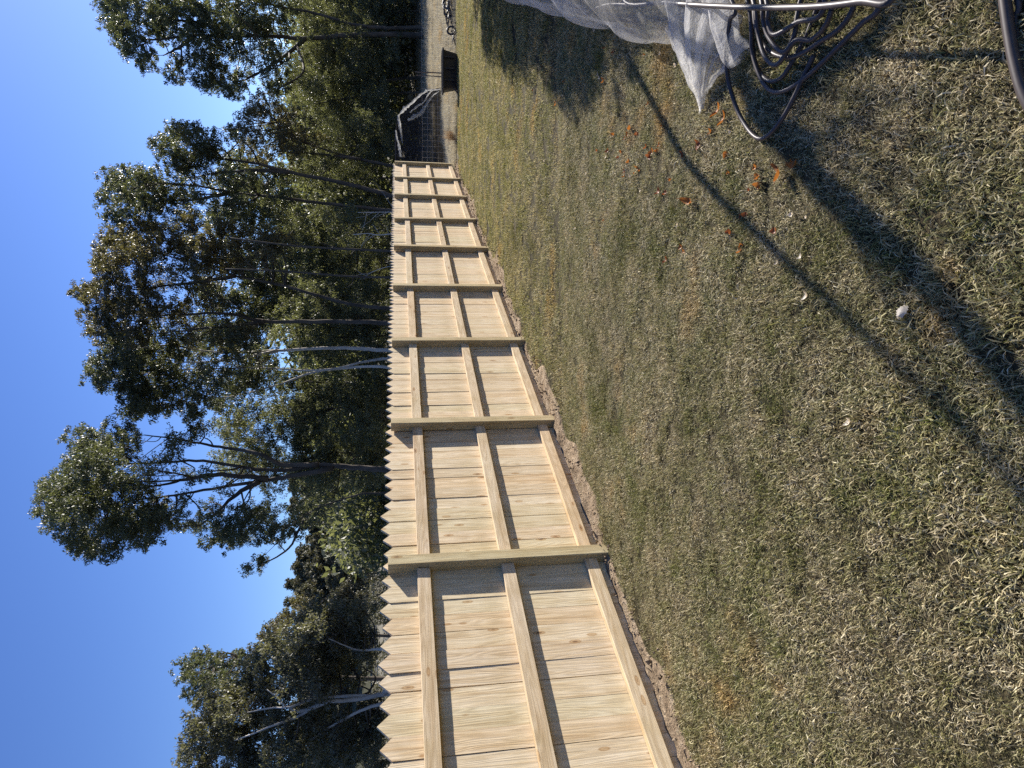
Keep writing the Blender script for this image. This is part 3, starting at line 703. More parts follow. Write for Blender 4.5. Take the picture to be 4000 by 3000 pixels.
# black trough standing just behind the wire
tp = at_depth(1798, 283, 18.45); tp = A([tp[0], tp[1], 0])
tro = thing('trough', 'black plastic trough standing behind the wire fence', 'trough', tp, rz=-.12)
def trough():
    b = MB(); L0, L1, w0, w1, h = .46, .555, .2, .27, .42; rim = .03; th = .018
    def ring(l, w_, z, n=24):
        a = np.linspace(0, 2 * math.pi, n, endpoint=False); e = .45
        return A([(l * np.sign(math.cos(q)) * abs(math.cos(q)) ** e, w_ * np.sign(math.sin(q)) * abs(math.sin(q)) ** e, z) for q in a])
    rs_ = [ring(L0 - .02, w0 - .02, .0), ring(L0, w0, .015), ring(L1 - .02, w1 - .02, h - .05), ring(L1 + rim, w1 + rim, h - .045), ring(L1 + rim, w1 + rim, h), ring(L1, w1, h), ring(L0 - th, w0 - th, .04)]
    n = 24; f = [tuple(range(n))[::-1], tuple((len(rs_) - 1) * n + q for q in range(n))]
    for i in range(len(rs_) - 1): f += [(i * n + q, i * n + (q + 1) % n, (i + 1) * n + (q + 1) % n, (i + 1) * n + q) for q in range(n)]
    b.add(np.concatenate(rs_), f); return b
trough().build('tub', M_BLACK, tro, smooth=False)
b = MB()
for s_ in (-.3, 0, .3): b.box((s_ - .02, -.285, .1), (s_ + .02, -.20, .36))
b.build('rib', M_BLACK, tro)
b = MB(); b.tube(spline([(-.5, -.25, .12), (-.62, -.3, .04), (-.66, -.3, -.0), (-.58, -.34, .015), (-.4, -.36, .015)], 6), .012, 6); b.build('outlet_hose', M_BLACKPIPE, tro)
sp = at_depth(1740, 287, 18.95); sp = A([sp[0], sp[1], 0])
stk = thing('steel_stake', 'thin dark steel stake standing up behind the black trough', 'stake', sp)
b = MB(); b.tube([(0, 0, -.2), (.005, 0, .6), (-.012, 0, 1.13)], .017, 5); b.build('shaft', M_STEEL, stk)
b = MB(); b.box((-.025, -.012, 1.085), (.015, .012, 1.135)); b.build('cap', M_BLACK, stk)

# dark heap of pipe and sticks, with a hoop beside it
hp0 = at_depth(1790, 45, 18.9); hp0 = A([hp0[0], hp0[1], 0])
heap = thing('scrap_heap', 'tangled dark heap of pipe offcuts and sticks on the lawn edge', 'heap', hp0)
for k in range(26):
    q = rng.normal(0, [.42, .16, 0], 3); a = rng.uniform(-.5, .5); L_ = rng.uniform(.3, .7); z_ = rng.uniform(.03, .3) * math.exp(-(q[0] / .5) ** 2)
    dv = A([math.cos(a), math.sin(a), rng.uniform(-.25, .3)]) * L_ / 2
    b = MB(); b.tube(spline([q - dv + A([0, 0, max(.02, z_)]), q + A([0, 0, z_ + .05]) + rng.normal(0, .05, 3), q + dv + A([0, 0, max(.02, z_)])], 4), rng.uniform(.01, .028), 6)
    b.build('offcut', M_BLACK if k % 3 else M_BARKD, heap, smooth=True)
rp = at_depth(1773, 119, 18.6); rp = A([rp[0], rp[1], 0])
b = MB(); a = np.linspace(0, 2 * math.pi, 25)
b.tube(np.stack([.11 * np.cos(a), .03 * np.sin(a), .13 + .11 * np.sin(a)], 1), .028, 8, cap=False)
rg = b.build('rubber_ring', M_BLACK, None, smooth=True, loc=rp)
tag(rg, 'small black ring standing in the grass beside the dark heap', 'ring')

# shade-cloth tunnel with torn white netting
def netmat(name, col, alpha, scale=160, trans=.4):
    m, nd, lk, out = mat(name)
    tc = N(nd, 'ShaderNodeTexCoord')
    d1 = N(nd, 'ShaderNodeBsdfDiffuse'); d1.inputs[0].default_value = (*col, 1)
    t1 = N(nd, 'ShaderNodeBsdfTranslucent'); t1.inputs[0].default_value = (*col, 1)
    tr = N(nd, 'ShaderNodeBsdfTransparent')
    m1 = N(nd, 'ShaderNodeMixShader'); m1.inputs[0].default_value = trans; lk.new(d1.outputs[0], m1.inputs[1]); lk.new(t1.outputs[0], m1.inputs[2])
    f = noise(nd, lk, tc.outputs['Object'], scale, 2, .6); f2 = noise(nd, lk, tc.outputs['Object'], 6, 3, .6)
    fac = math_n(nd, lk, 'MULTIPLY_ADD', f, .55); fac.node.inputs[2].default_value = alpha - .28
    fac = math_n(nd, lk, 'ADD', fac, math_n(nd, lk, 'MULTIPLY', f2, .25), True)
    fac = math_n(nd, lk, 'SUBTRACT', fac, .12, True)
    m2 = N(nd, 'ShaderNodeMixShader'); lk.new(fac, m2.inputs[0]); lk.new(tr.outputs[0], m2.inputs[1]); lk.new(m1.outputs[0], m2.inputs[2])
    bm_ = N(nd, 'ShaderNodeBump'); bm_.inputs['Strength'].default_value = .8; bm_.inputs['Distance'].default_value = .025
    lk.new(math_n(nd, lk, 'ADD', noise(nd, lk, tc.outputs['Object'], 14, 5, .7, 1.2), math_n(nd, lk, 'MULTIPLY', noise(nd, lk, tc.outputs['Object'], 45, 3, .6, .8), .4)), bm_.inputs['Height'])
    lk.new(bm_.outputs[0], d1.inputs['Normal']); lk.new(bm_.outputs[0], t1.inputs['Normal'])
    lk.new(m2.outputs[0], out.inputs[0]); return m
M_NET = netmat('white_insect_net', (.80, .785, .75), .47, 160, .58)
M_NETT = netmat('torn_white_net', (.75, .75, .73), .4, 40, .5)
M_SHADE = netmat('black_shade_cloth', (.022, .024, .03), .76, 60, .2)
cpx = [(1738, 342), (1655, 362), (1600, 405), (1566, 440), (1549, 500), (1547, 600), (1552, 700), (1580, 800), (1650, 860), (1738, 880)]
arch = A([at_depth(x, y, 24.0) for x, y in cpx]); arch[:, 2] = np.maximum(arch[:, 2], 0); arch[0, 2] = arch[-1, 2] = -.02
tc0 = A([arch[:, 0].mean(), 24.0, 0])
tun = thing('shade_tunnel', 'black shade-cloth garden tunnel behind the wire fence', 'tunnel', tc0)
AP = spline(arch, 5) - tc0
back = A([1.6, 5.0, 0])
P = np.stack([AP + back * q + A([0, 0, .04 * math.sin(q * 9)]) for q in np.linspace(0, 1, 12)])
b = MB(); b.grid(P); b.build('cover', M_SHADE, tun, smooth=True)
b = MB(); nA = len(AP); cc = A([AP[:, 0].mean(), 0, -.02])
endp = np.stack([cc + (AP - cc) * q + A([0, .03, 0]) for q in np.linspace(.02, .995, 6)]); b.grid(endp); b.build('end_wall', M_SHADE, tun)
b = MB(); b.tube(AP + A([0, -.012, .01]), .014, 6); b.build('hoop', M_BLACKPIPE, tun)
HP = MB(); HP.tube(AP + A([0, 0, -.02]), .014, 6); hpm = HP.mesh('hoop', M_BLACKPIPE)
for q in (.33, .66, 1): link('hoop', hpm, tun, tuple(back * q))
def ribbon(pts, wd, nm, Y, par, c0, mat_, loop=7):
    P = spline([at_depth(x, y, Y) - c0 for x, y in pts], loop)
    T = np.gradient(P, axis=0); T /= np.linalg.norm(T, axis=1)[:, None]
    Nn = np.cross(T, A([0, 1, 0])); wv = .6 * np.interp(np.linspace(0, 1, len(P)), np.linspace(0, 1, len(wd)), wd)
    rows = []
    for q in np.linspace(-1, 1, 5):
        rows.append(P + Nn * (wv * q * (1 + .35 * rng.normal(0, 1, len(P))))[:, None] + A([0, 1, 0]) * (.05 * (1 - q * q) * -1 + rng.normal(0, .012, len(P)))[:, None])
    b = MB(); b.grid(np.stack(rows, 1)); return b.build(nm, mat_, par, smooth=True)
net2 = thing('torn_netting', 'torn white bird netting trailing down the edge of the black tunnel', 'netting', tc0 + A([-1.3, -.12, 0]))
n0 = tc0 + A([-1.3, -.12, 0])
ribbon([(1556, 452), (1580, 425), (1605, 405), (1640, 372), (1668, 356)], [.03, .10, .05, .07, .03], 'strip', 23.8, net2, n0, M_NETT)
ribbon([(1592, 470), (1620, 455), (1645, 440), (1665, 410), (1690, 375), (1715, 358)], [.05, .12, .10, .06, .04, .02], 'strip', 23.75, net2, n0, M_NETT)
ribbon([(1600, 440), (1630, 415), (1655, 400), (1672, 370), (1690, 352)], [.02, .05, .03, .04, .02], 'strip', 23.8, net2, n0, M_NETT)
ribbon([(1660, 354), (1690, 352), (1720, 350)], [.02, .03, .03], 'strip', 23.8, net2, n0, M_NETT)
net3 = thing('netting_sheet', 'pale sheet of netting slung over the top of the black tunnel', 'netting', tc0 + A([-1.9, -.1, 0]))
n1 = tc0 + A([-1.9, -.1, 0])
ribbon([(1556, 450), (1560, 480), (1566, 520), (1572, 560)], [.05, .10, .06, .02], 'fold', 23.8, net3, n1, M_NETT)
ribbon([(1546, 510), (1550, 540), (1560, 575), (1564, 615)], [.03, .05, .08, .05], 'fold', 23.8, net3, n1, M_NETT)

# ------------------------------------------------------------------ white netting over the garden bed, pipe coil
nb = fp(6.5, .7)
net = thing('garden_netting', 'long white insect netting draped over low hoops at the right edge of the lawn', 'netting', A([nb[0], nb[1], 0]))
NB = A([nb[0], nb[1], 0])
edge_t = A([3.55, 4.02, 6.35, 6.73, 9.74, 14.0]); edge_n = A([-.06, -.05, .09, .12, .28, .5])
tt = np.linspace(3.5, 13.5, 150); vv = np.linspace(0, 1, 34)
P = np.zeros((len(tt), len(vv), 3))
for i, t in enumerate(tt):
    n0_ = np.interp(t, edge_t, edge_n) + .03 * math.sin(t * 5.1) + .015 * math.sin(t * 13)
    pinch = math.exp(-((t - 6.55) / .16) ** 2)
    Hh = .62 * (1 - .25 * math.sin(t * 1.7) ** 2) * (1 - .35 * pinch) * min(1, .25 + (t - 3.5) / 1.2)
    Wd = 1.25
    for j, v in enumerate(vv):
        a = math.pi * v
        q = fp(t + .02 * math.sin(v * 17 + t * 2), n0_ + Wd * (.5 - .5 * math.cos(a)) - .05 * math.sin(a) + .06 * pinch * math.cos(a))
        z_ = .012 + Hh * math.sin(a) ** .9
        wr = .018 * math.sin(t * 9 + 3 * math.sin(v * 7 + t)) * math.sin(a) + .012 * math.sin(v * 41 + 4 * math.sin(t * 2.3)) * math.sin(a) + .010 * math.sin(t * 23 + v * 13)
        P[i, j] = q + A([0, 0, max(.006, z_ + wr)]) - NB
b = MB(); b.grid(P); b.build('cover', M_NET, net, smooth=True)
# gathered loose end lying on the grass, pleats running to the knotted tip
tip = on_ground(2755, 440); tip[2] = .03
outer = [(2690, 178), (2668, 200), (2680, 300), (2700, 340)]
E0 = [fp(4.05, -.03, .02), fp(3.95, .06, .16), fp(3.75, .2, .24), fp(3.5, .25, .2), fp(3.36, .16, .12), fp(3.27, .04, .05), fp(3.24, -.08, .03)]
EP = spline(A(E0), 24)
rows = []
for q in np.linspace(0, 1, 30):
    th_ = np.linspace(0, 1, len(EP))
    pl = .034 * np.sin(th_ * 46 + 2 * np.sin(th_ * 9)) * (1 - q) ** .6 + .014 * np.sin(th_ * 83 + 1) * (1 - q)
    tipw = tip + np.outer(.07 * (th_ - .5) * (1 + .3 * np.sin(th_ * 20)), TD) + np.outer(-.05 * (2 * th_ - 1) ** 2, -ND)
    base = EP * (1 - q) + tipw * q
    base = base + np.outer(.014 * np.sin(th_ * 31 + q * 11) * np.sin(q * 17 + th_ * 5), ND)
    belly = .045 * math.sin(math.pi * min(1, q * 1.1)) * np.sin(math.pi * th_)
    base = base + np.outer(belly + pl, A([0, 0, 1])) + np.outer(np.sin(math.pi * q) * .10 * (th_ - .5), TD)
    base[:, 2] = np.maximum(base[:, 2], .008)
    rows.append(base - NB)
b = MB(); b.grid(np.stack(rows)); b.build('loose_end', M_NET, net, smooth=True)
# crumpled roll of net in front of the end
rl = MB(); ru = np.linspace(0, 1, 26); rp_ = spline(A([fp(3.42, .2, .16), fp(3.33, .1, .15), fp(3.3, .0, .1), fp(3.24, -.07, .05)]), 8)
a = np.linspace(0, 2 * math.pi, 19)
T_ = np.gradient(rp_, axis=0); T_ /= np.linalg.norm(T_, axis=1)[:, None]
U_ = np.cross(T_, A([0, 0, 1.0])); U_ /= np.linalg.norm(U_, axis=1)[:, None]; W_ = np.cross(U_, T_)
Pg = np.stack([rp_ + (np.cos(q) * U_ + np.sin(q) * W_) * (.055 + .012 * np.sin(3 * q + np.linspace(0, 5, len(rp_))) + .006 * np.sin(np.linspace(0, 14, len(rp_)) + q * 2))[:, None] for q in a], 1)
Pg[..., 2] = np.maximum(Pg[..., 2], .01)
rl.grid(Pg - NB); rl.build('crumpled_roll', M_NET, net, smooth=True)
b = MB(); b.tube(spline([fp(6.5, .12, .02), fp(5.4, .17, .12), fp(4.6, .16, .13), fp(4.1, .18, .14), fp(3.8, .3, .13)], 8) - NB, .011, 6); b.build('edge_pipe', M_BLACKPIPE, net, smooth=True)
for t in (5.0, 6.6, 8.2, 9.8, 11.4, 13.0):
    n0_ = float(np.interp(t, edge_t, edge_n)); a = np.linspace(0, math.pi, 13)
    b = MB(); b.tube([fp(t, n0_ + .05 + .575 * (1 - math.cos(q)), .52 * math.sin(q)) - NB for q in a], .010, 6); b.build('hoop', M_BLACKPIPE, net, smooth=True)

coil = thing('pipe_coil', 'loosely coiled black irrigation pipe lying beside the white netting', 'pipe', fp(3.0, .25))
CB = fp(3.0, .25)
PR = .0100
def loop(pix, close, zs, nm='loop', r=PR, closed=True):
    pts = [on_ground(*z2(*q), z + .022) for q, z in zip(pix, zs)] + [fp(*c) for c in close]
    P = spline(A(pts), 9, closed) - CB
    b = MB(); b.tube(P, r, 8, cap=not closed); b.build(nm, M_BLACKPIPE, coil, smooth=True)
loop([(1740, 318), (1700, 400), (1560, 680), (1430, 800), (1320, 680), (1250, 480), (1235, 300), (1255, 120), (1280, 40)],
     [(3.62, .36, .12), (3.5, .6, .1), (3.2, .72, .08)], [.02, .015, .014, .014, .02, .05, .09, .11, .12], closed=False)
loop([(2130, 0), (2000, 150), (1700, 440), (1540, 530), (1450, 480), (1385, 300), (1375, 100)], [(3.42, .42, .09), (3.2, .72, .06), (2.75, .75, .04), (2.42, .45, .03)], [.02, .014, .014, .014, .02, .04, .06])
loop([(1960, 60), (1760, 250), (1600, 330), (1480, 290), (1420, 190), (1395, 60)], [(3.3, .4, .08), (3.1, .66, .06), (2.75, .66, .05), (2.5, .42, .05)], [.04, .04, .045, .05, .06, .07])
loop([(1600, 380), (1540, 455), (1470, 460), (1405, 370), (1380, 200), (1370, 60)], [(3.42, .38, .07), (3.25, .6, .07), (2.9, .62, .05), (2.72, .3, .04), (2.76, .08, .02)], [.02, .014, .014, .02, .03, .05])
loop([(1650, 60), (1620, 220), (1530, 370), (1460, 330), (1420, 200), (1400, 40)], [(3.32, .36, .11), (3.1, .58, .1), (2.85, .5, .09), (2.78, .3, .08)], [.07, .07, .07, .075, .08, .1])
loop([(1840, 60), (1740, 220), (1640, 230), (1560, 300), (1480, 215), (1450, 120), (1440, 20)], [(3.24, .4, .1), (3.0, .6, .09), (2.75, .55, .09), (2.6, .36, .09)], [.08, .05, .07, .08, .09, .1, .11])
loop([(1800, 30), (1640, 130), (1510, 200), (1475, 120), (1470, 20)], [(3.2, .4, .12), (3.0, .55, .11), (2.8, .45, .1)], [.1, .09, .1, .11, .12])
loop([(640, -30), (900, 15), (1300, 40), (1700, 40), (2000, 10), (2200, -30)], [(2.3, .4, .12), (2.5, .8, .1), (3.2, .98, .1), (4.5, .75, .12)], [.2, .2, .2, .2, .19, .17], r=.0115)
hose = thing('garden_hose', 'dark hose crossing the bottom right corner of the lawn', 'hose', on_ground(3950, 200))
HB = on_ground(3950, 200)
b = MB(); b.tube(spline([fp(2.3, .55, .02), on_ground(3905, -130, .03), on_ground(3925, 0, .032), on_ground(3943, 130, .032), on_ground(3968, 260, .032), on_ground(4010, 390, .03), on_ground(4120, 560, .016), on_ground(4300, 700, .016)], 8) - HB, .015, 8)
b.build('pipe', M_BLACKPIPE, hose, smooth=True)
b = MB(); b.tube(spline([fp(2.36, .5, .015), on_ground(3945, -60, .012), on_ground(3965, 90, .012), on_ground(3990, 230, .012), on_ground(4060, 380, .012)], 6) - HB, .008, 6); b.build('thin_tube', M_BLACKPIPE, hose, smooth=True)

# ------------------------------------------------------------------ garden trees just right of the picture: they throw the streaks of shade
def bare_tree(name, label, foot, limbs, mat_, r0):
    root = thing(name, label, 'tree', foot); b = MB()
    for pts, r1, r2 in limbs:
        P = spline(A([fp(*p) for p in pts]), 6) - foot; b.tube(P, np.linspace(r1, r2, len(P)), 7)
    b.build('trunk', mat_, root, smooth=True); return root
bare_tree('fruit_tree', 'bare fruit tree standing behind the netting at the right', fp(6.0, .95),
          [([(6.0, .95, -.1), (6.05, .95, .8), (6.35, .9, 1.9)], .07, .055),
           ([(6.35, .9, 1.9), (6.6, 1.0, 2.4), (7.4, 1.35, 3.2), (8.45, 1.74, 4.2)], .075, .06),
           ([(6.35, .9, 1.9), (6.9, 1.6, 2.6), (7.6, 2.3, 3.2)], .045, .02)] + [([(6.5 + .1 * q, .98 + .04 * q, 2.2), (7.3, 1.35 + .07 * q, 3.1 - .05 * q), (8.3, 1.75 + .1 * q, 4.1 - .1 * q)], .016, .010) for q in (-3, -2, -1.2, 1.2, 2, 3, 4)] + [([(6.4, .95, 2.0), (6.9, 1.2, 2.5), (7.3, 1.6, 2.9)], .03, .01)], M_BARKG, .07)
bare_tree('sapling', 'thin leaning bare sapling rising through the netting bed', fp(7.25, .62),
          [([(7.25, .62, -.1), (7.05, .55, 1.2), (6.82, .46, 1.75), (7.2, .80, 2.6), (7.8, 1.26, 3.6), (8.6, 1.7, 4.6)], .034, .024)], M_BARKG, .03)
def shrub(i, t, n_, h, rw, label):
    foot = fp(t, n_); root = thing('garden_shrub', label, 'shrub', foot, 'leafy shrubs behind the netting')
    cs = [fp(t + rng.normal(0, rw * .4), n_ + rng.normal(0, .18), h * (.35 + .6 * rng.random())) for _ in range(18)]
    cen = np.concatenate([blob_clusters(c, A([.38, .38, .32]), .16) for c in cs])
    cen = cen[(cen - 0) @ ND > .62]
    link('crown', quads_mesh('crown', leaf_cloud(cen, 26, np.full(len(cen), .17), .09, .04, .2) - foot, M_SHRUB), root)
    b = MB()
    for c in cs: b.tube(A([foot, (foot + c) / 2 + rng.normal(0, .05, 3), c]) - foot, [.025, .016, .008], 5)
    b.build('stem', M_BARKG, root)
for i, (t, h, rw) in enumerate([(10.2, 2.75, .9), (11.5, 2.9, .9), (12.8, 2.85, .9), (14.2, 2.9, .9), (15.6, 2.8, .9), (17.2, 2.6, .9)]):
    shrub(i, t, 1.25, h, rw, 'leafy shrub standing in the row behind the white netting')

# ------------------------------------------------------------------ fallen leaves and litter
def leaf_mesh(k, mat_):
    L_, W_ = .062 * (.8 + .12 * k), .022 * (.8 + .15 * (k % 3)); b = MB(); cu = .012 + .006 * k
    u = np.linspace(0, 1, 7); rows = []
    for q in (-1, 0, 1):
        wv = W_ * np.sin(math.pi * np.clip(u, .03, .97)) ** .8 * q
        rows.append(np.stack([(u - .5) * L_, wv, .006 + cu * (2 * u - 1) ** 2 + abs(q) * .010 * (1 + .4 * np.sin(u * 9 + k))], 1))
    b.grid(np.stack(rows, 1)); 
    b.tube([(L_ / 2 * .95, 0, .006 + cu), (L_ / 2 + .012, .003, .012 + cu)], .0012, 4)
    return b.mesh('fallen_leaf', mat_, True)
def leaflit(name, cols):
    return leafmat(name, cols, .35, .3, .5, (1.1, 1.0, .85))
M_ORANGE = leaflit('orange_leaf', [(.30, .105, .022), (.40, .17, .04)])
M_RUST = leaflit('rust_leaf', [(.22, .07, .025), (.28, .10, .035)])
M_DRY = leaflit('bleached_leaf', [(.62, .54, .42), (.66, .60, .50)])
OR = [leaf_mesh(k, M_ORANGE) for k in range(3)] + [leaf_mesh(k, M_RUST) for k in range(3)]
DR = [leaf_mesh(k, M_DRY) for k in range(3)]
spots = [(670, 800), (705, 735), (650, 870), (690, 930), (740, 960), (790, 850), (830, 870), (862, 838), (660, 1020), (752, 985), (630, 905), (720, 1000), (810, 900), (850, 870), (690, 770), (665, 985), (740, 770), (600, 775),
         (1165, 760), (1250, 880), (1270, 990), (1440, 960), (1445, 1030), (1450, 1065), (1640, 930), (1660, 955), (1360, 1240), (1335, 1250), (985, 1420), (1005, 1440), (1340, 1400), (1330, 1450), (860, 1105), (892, 1120), (925, 1040), (312, 470), (180, 380), (545, 275), (540, 470), (780, 310), (222, 298),
         (798, 600), (600, 300), (425, 400), (560, 870), (500, 870), (535, 1270), (900, 1500), (1090, 830), (1000, 880), (870, 730), (1390, 1100), (1540, 1330), (1280, 1330), (265, 600), (130, 520)]
for i, q in enumerate(spots):
    p = on_ground(*z2(*q)); me = OR[int(rng.integers(6))]
    o = link('fallen_leaf', me, None, (p[0], p[1], gz(p[0], p[1]) + .012))
    s_ = rng.uniform(.4, .85); o.scale = (s_, s_, s_); o.rotation_euler = (rng.normal(0, .4), rng.normal(0, .4), rng.uniform(0, 6.28))
    tag(o, 'small curled orange-brown leaf fallen on the shaded right side of the lawn', 'leaf', 'fallen orange leaves')
for lab, q, sc_, rz in [('yellow-orange leaf lying closest to the pointed tip of the netting', (1215, 645), 1.5, 1.2), ('red-orange leaf beside the yellow one by the netting tip', (1247, 690), 1.35, 1.5),
                        ('long straight golden leaf lying alone on the open lawn', (1042, 1165), 2.1, .15), ('broad ochre leaf on the grass below the loop of pipe', (1590, 992), 1.9, 2.6)]:
    p = on_ground(*z2(*q)); o = link('fallen_leaf', OR[1], None, (p[0], p[1], gz(p[0], p[1]) + .022)); o.scale = (sc_ * .95, sc_ * .42, sc_ * .6); o.rotation_euler = (.3, -.2, rz + 1.0)
    tag(o, lab, 'leaf')
for q in [(1278, 752), (970, 1290), (955, 1310), (715, 565), (520, 440), (510, 430), (490, 178), (880, 310), (965, 380), (555, 900), (700, 1005), (760, 1090), (1650, 1240), (1735, 1250), (300, 1135), (378, 1320), (530, 1150), (1700, 130 + 1350), (690, 250), (310, 550), (345, 510), (195, 930), (440, 1000), (1560, 620 + 900)]:
    p = on_ground(*z2(*q)); o = link('fallen_leaf', DR[int(rng.integers(3))], None, (p[0], p[1], gz(p[0], p[1]) + .02)); s_ = rng.uniform(.3, .6); o.scale = (s_, s_, s_)
    o.rotation_euler = (rng.normal(0, .4), rng.normal(0, .4), rng.uniform(0, 6.28)); tag(o, 'small bleached leaf fragment lying on the lawn', 'leaf', 'bleached leaf fragments')
p = on_ground(3545, 1222); b = MB(); u = np.linspace(-1, 1, 11); rows = []
for q in np.linspace(-1, 1, 9):
    wv = .030 * np.sqrt(np.clip(1 - u ** 2, .02, 1)); rows.append(np.stack([u * .036, wv * q, (.026 + .003 * np.sin(q * 9)) * (1 - q * q * .9) * (1 - .75 * np.clip(u, -.4, 1) ** 2) + .003 * np.sin(u * 14 + q * 5)], 1))
b.grid(np.stack(rows, 1)); o = b.build('dry_leaf', M_DRY, None, True, (p[0], p[1], gz(p[0], p[1]) + .012)); o.rotation_euler = (.0, .6, .5); o.location.z += .006; o.scale = (.8, .8, .8)
tag(o, 'cupped bleached leaf like a shell on the near lawn', 'leaf')
for q, lab in [((3175, 1158), 'tan leaf scrap beside the thin dark streak of shade'), ((3337, 1650), 'pale narrow leaf standing in the middle of the near lawn')]:
    p = on_ground(*q); o = link('fallen_leaf', DR[2], None, (p[0], p[1], gz(p[0], p[1]) + .02)); o.rotation_euler = (.4, .2, 2.2); o.scale = (.75, .5, .6); tag(o, lab, 'leaf')

# ------------------------------------------------------------------ grass
def grassmat(name, straw, green, bias, far_tint=(1, 1, 1)):
    m, nd, lk, out = mat(name)
    g = N(nd, 'ShaderNodeNewGeometry'); P = g.outputs['Position']; rnd = g.outputs['Random Per Island']
    a = noise(nd, lk, P, 1.6, 4, .65); b = noise(nd, lk, P, 6.5, 3, .6)
    f = math_n(nd, lk, 'ADD', math_n(nd, lk, 'MULTIPLY', a, 1.9), math_n(nd, lk, 'MULTIPLY', b, .8))
    f = math_n(nd, lk, 'ADD', f, math_n(nd, lk, 'MULTIPLY', rnd, .6))
    f = math_n(nd, lk, 'SUBTRACT', f, bias + .07, True)
    rs_ = ramp(nd, [(i / (len(straw) - 1), c) for i, c in enumerate(straw)]); lk.new(math_n(nd, lk, 'FRACT', math_n(nd, lk, 'MULTIPLY', rnd, 7.3)), rs_.inputs[0])
    rg_ = ramp(nd, [(i / (len(green) - 1), c) for i, c in enumerate(green)]); lk.new(math_n(nd, lk, 'FRACT', math_n(nd, lk, 'MULTIPLY', rnd, 5.1)), rg_.inputs[0])
    col = mixc(nd, lk, f, rg_.outputs[0], rs_.outputs[0])
    wv = ramp(nd, [(.30, (.62, .56, .48)), (.45, (1, .98, .94)), (.56, (1.0, 1.0, .96)), (.66, (1.05, .84, .50))]); lk.new(noise(nd, lk, P, .8, 4, .65), wv.inputs[0])
    col = mixc(nd, lk, .8, col, wv.outputs[0], 'MULTIPLY')
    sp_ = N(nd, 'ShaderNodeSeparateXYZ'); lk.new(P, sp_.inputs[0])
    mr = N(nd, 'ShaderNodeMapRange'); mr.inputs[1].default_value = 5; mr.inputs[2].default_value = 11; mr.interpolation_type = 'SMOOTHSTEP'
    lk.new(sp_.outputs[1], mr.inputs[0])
    col = mixc(nd, lk, mr.outputs[0], col, mixc(nd, lk, 1.0, col, far_tint, 'MULTIPLY'))   # grass colour turns brighter and yellower toward the far lawn
    p = N(nd, 'ShaderNodeBsdfPrincipled'); lk.new(col, p.inputs['Base Color']); p.inputs['Roughness'].default_value = .6; p.inputs['Specular IOR Level'].default_value = .12
    t = N(nd, 'ShaderNodeBsdfTranslucent'); lk.new(col, t.inputs[0])
    mx = N(nd, 'ShaderNodeMixShader'); mx.inputs[0].default_value = .3; lk.new(p.outputs[0], mx.inputs[1]); lk.new(t.outputs[0], mx.inputs[2]); lk.new(mx.outputs[0], out.inputs[0]); return m
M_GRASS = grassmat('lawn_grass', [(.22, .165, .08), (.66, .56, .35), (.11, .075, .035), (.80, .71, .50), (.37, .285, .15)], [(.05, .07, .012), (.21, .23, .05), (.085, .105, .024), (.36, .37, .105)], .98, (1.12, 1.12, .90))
M_STRAW = grassmat('paddock_grass', [(.46, .41, .30), (.56, .51, .39), (.38, .33, .22), (.64, .59, .48)], [(.16, .17, .10), (.20, .205, .13)], .45)
M_TUFT = grassmat('rust_tuft', [(.34, .22, .12), (.42, .30, .18)], [(.30, .2, .12), (.36, .26, .16)], 0)

def clump(n, rad, l0, l1, w0, w1, lean0, lean1, radial=.0):
    V = []; F = []; k = 0
    for i in range(n):
        r = rad * math.sqrt(rng.random()); a = rng.uniform(0, 6.283); x, y = r * math.cos(a), r * math.sin(a)
        d = rng.uniform(0, 6.283) if rng.random() > radial else a + rng.normal(0, .5)
        dx, dy = math.cos(d), math.sin(d); L_ = l0 + (l1 - l0) * rng.random() ** 1.5; W_ = rng.uniform(w0, w1) / 2
        le = rng.uniform(lean0, lean1); h1, o1 = L_ * .5 * math.cos(le * .6), L_ * .5 * math.sin(le * .6)
        h2, o2 = h1 + L_ * .5 * math.cos(min(1.75, le * 1.35)), o1 + L_ * .5 * math.sin(min(1.75, le * 1.35))
        z0 = rng.uniform(0, .008); tw = rng.uniform(-.8, .8); sx, sy, sz = -dy * W_ * math.cos(tw), dx * W_ * math.cos(tw), W_ * math.sin(tw)
        V += [(x - sx, y - sy, z0), (x + sx, y + sy, z0), (x + dx * o1 + sx * .9, y + dy * o1 + sy * .9, z0 + h1 + sz), (x + dx * o1 - sx * .9, y + dy * o1 - sy * .9, z0 + h1 - sz), (x + dx * o2, y + dy * o2, max(.002, z0 + h2))]
        F += [(k, k + 1, k + 2, k + 3), (k + 3, k + 2, k + 4)]; k += 5
    return V, F
def clump_obj(name, m, *a):
    V, F = clump(*a); me = bpy.data.meshes.new(name); me.from_pydata(V, [], F); me.materials.append(m); me.update()
    return bpy.data.objects.new(name, me)

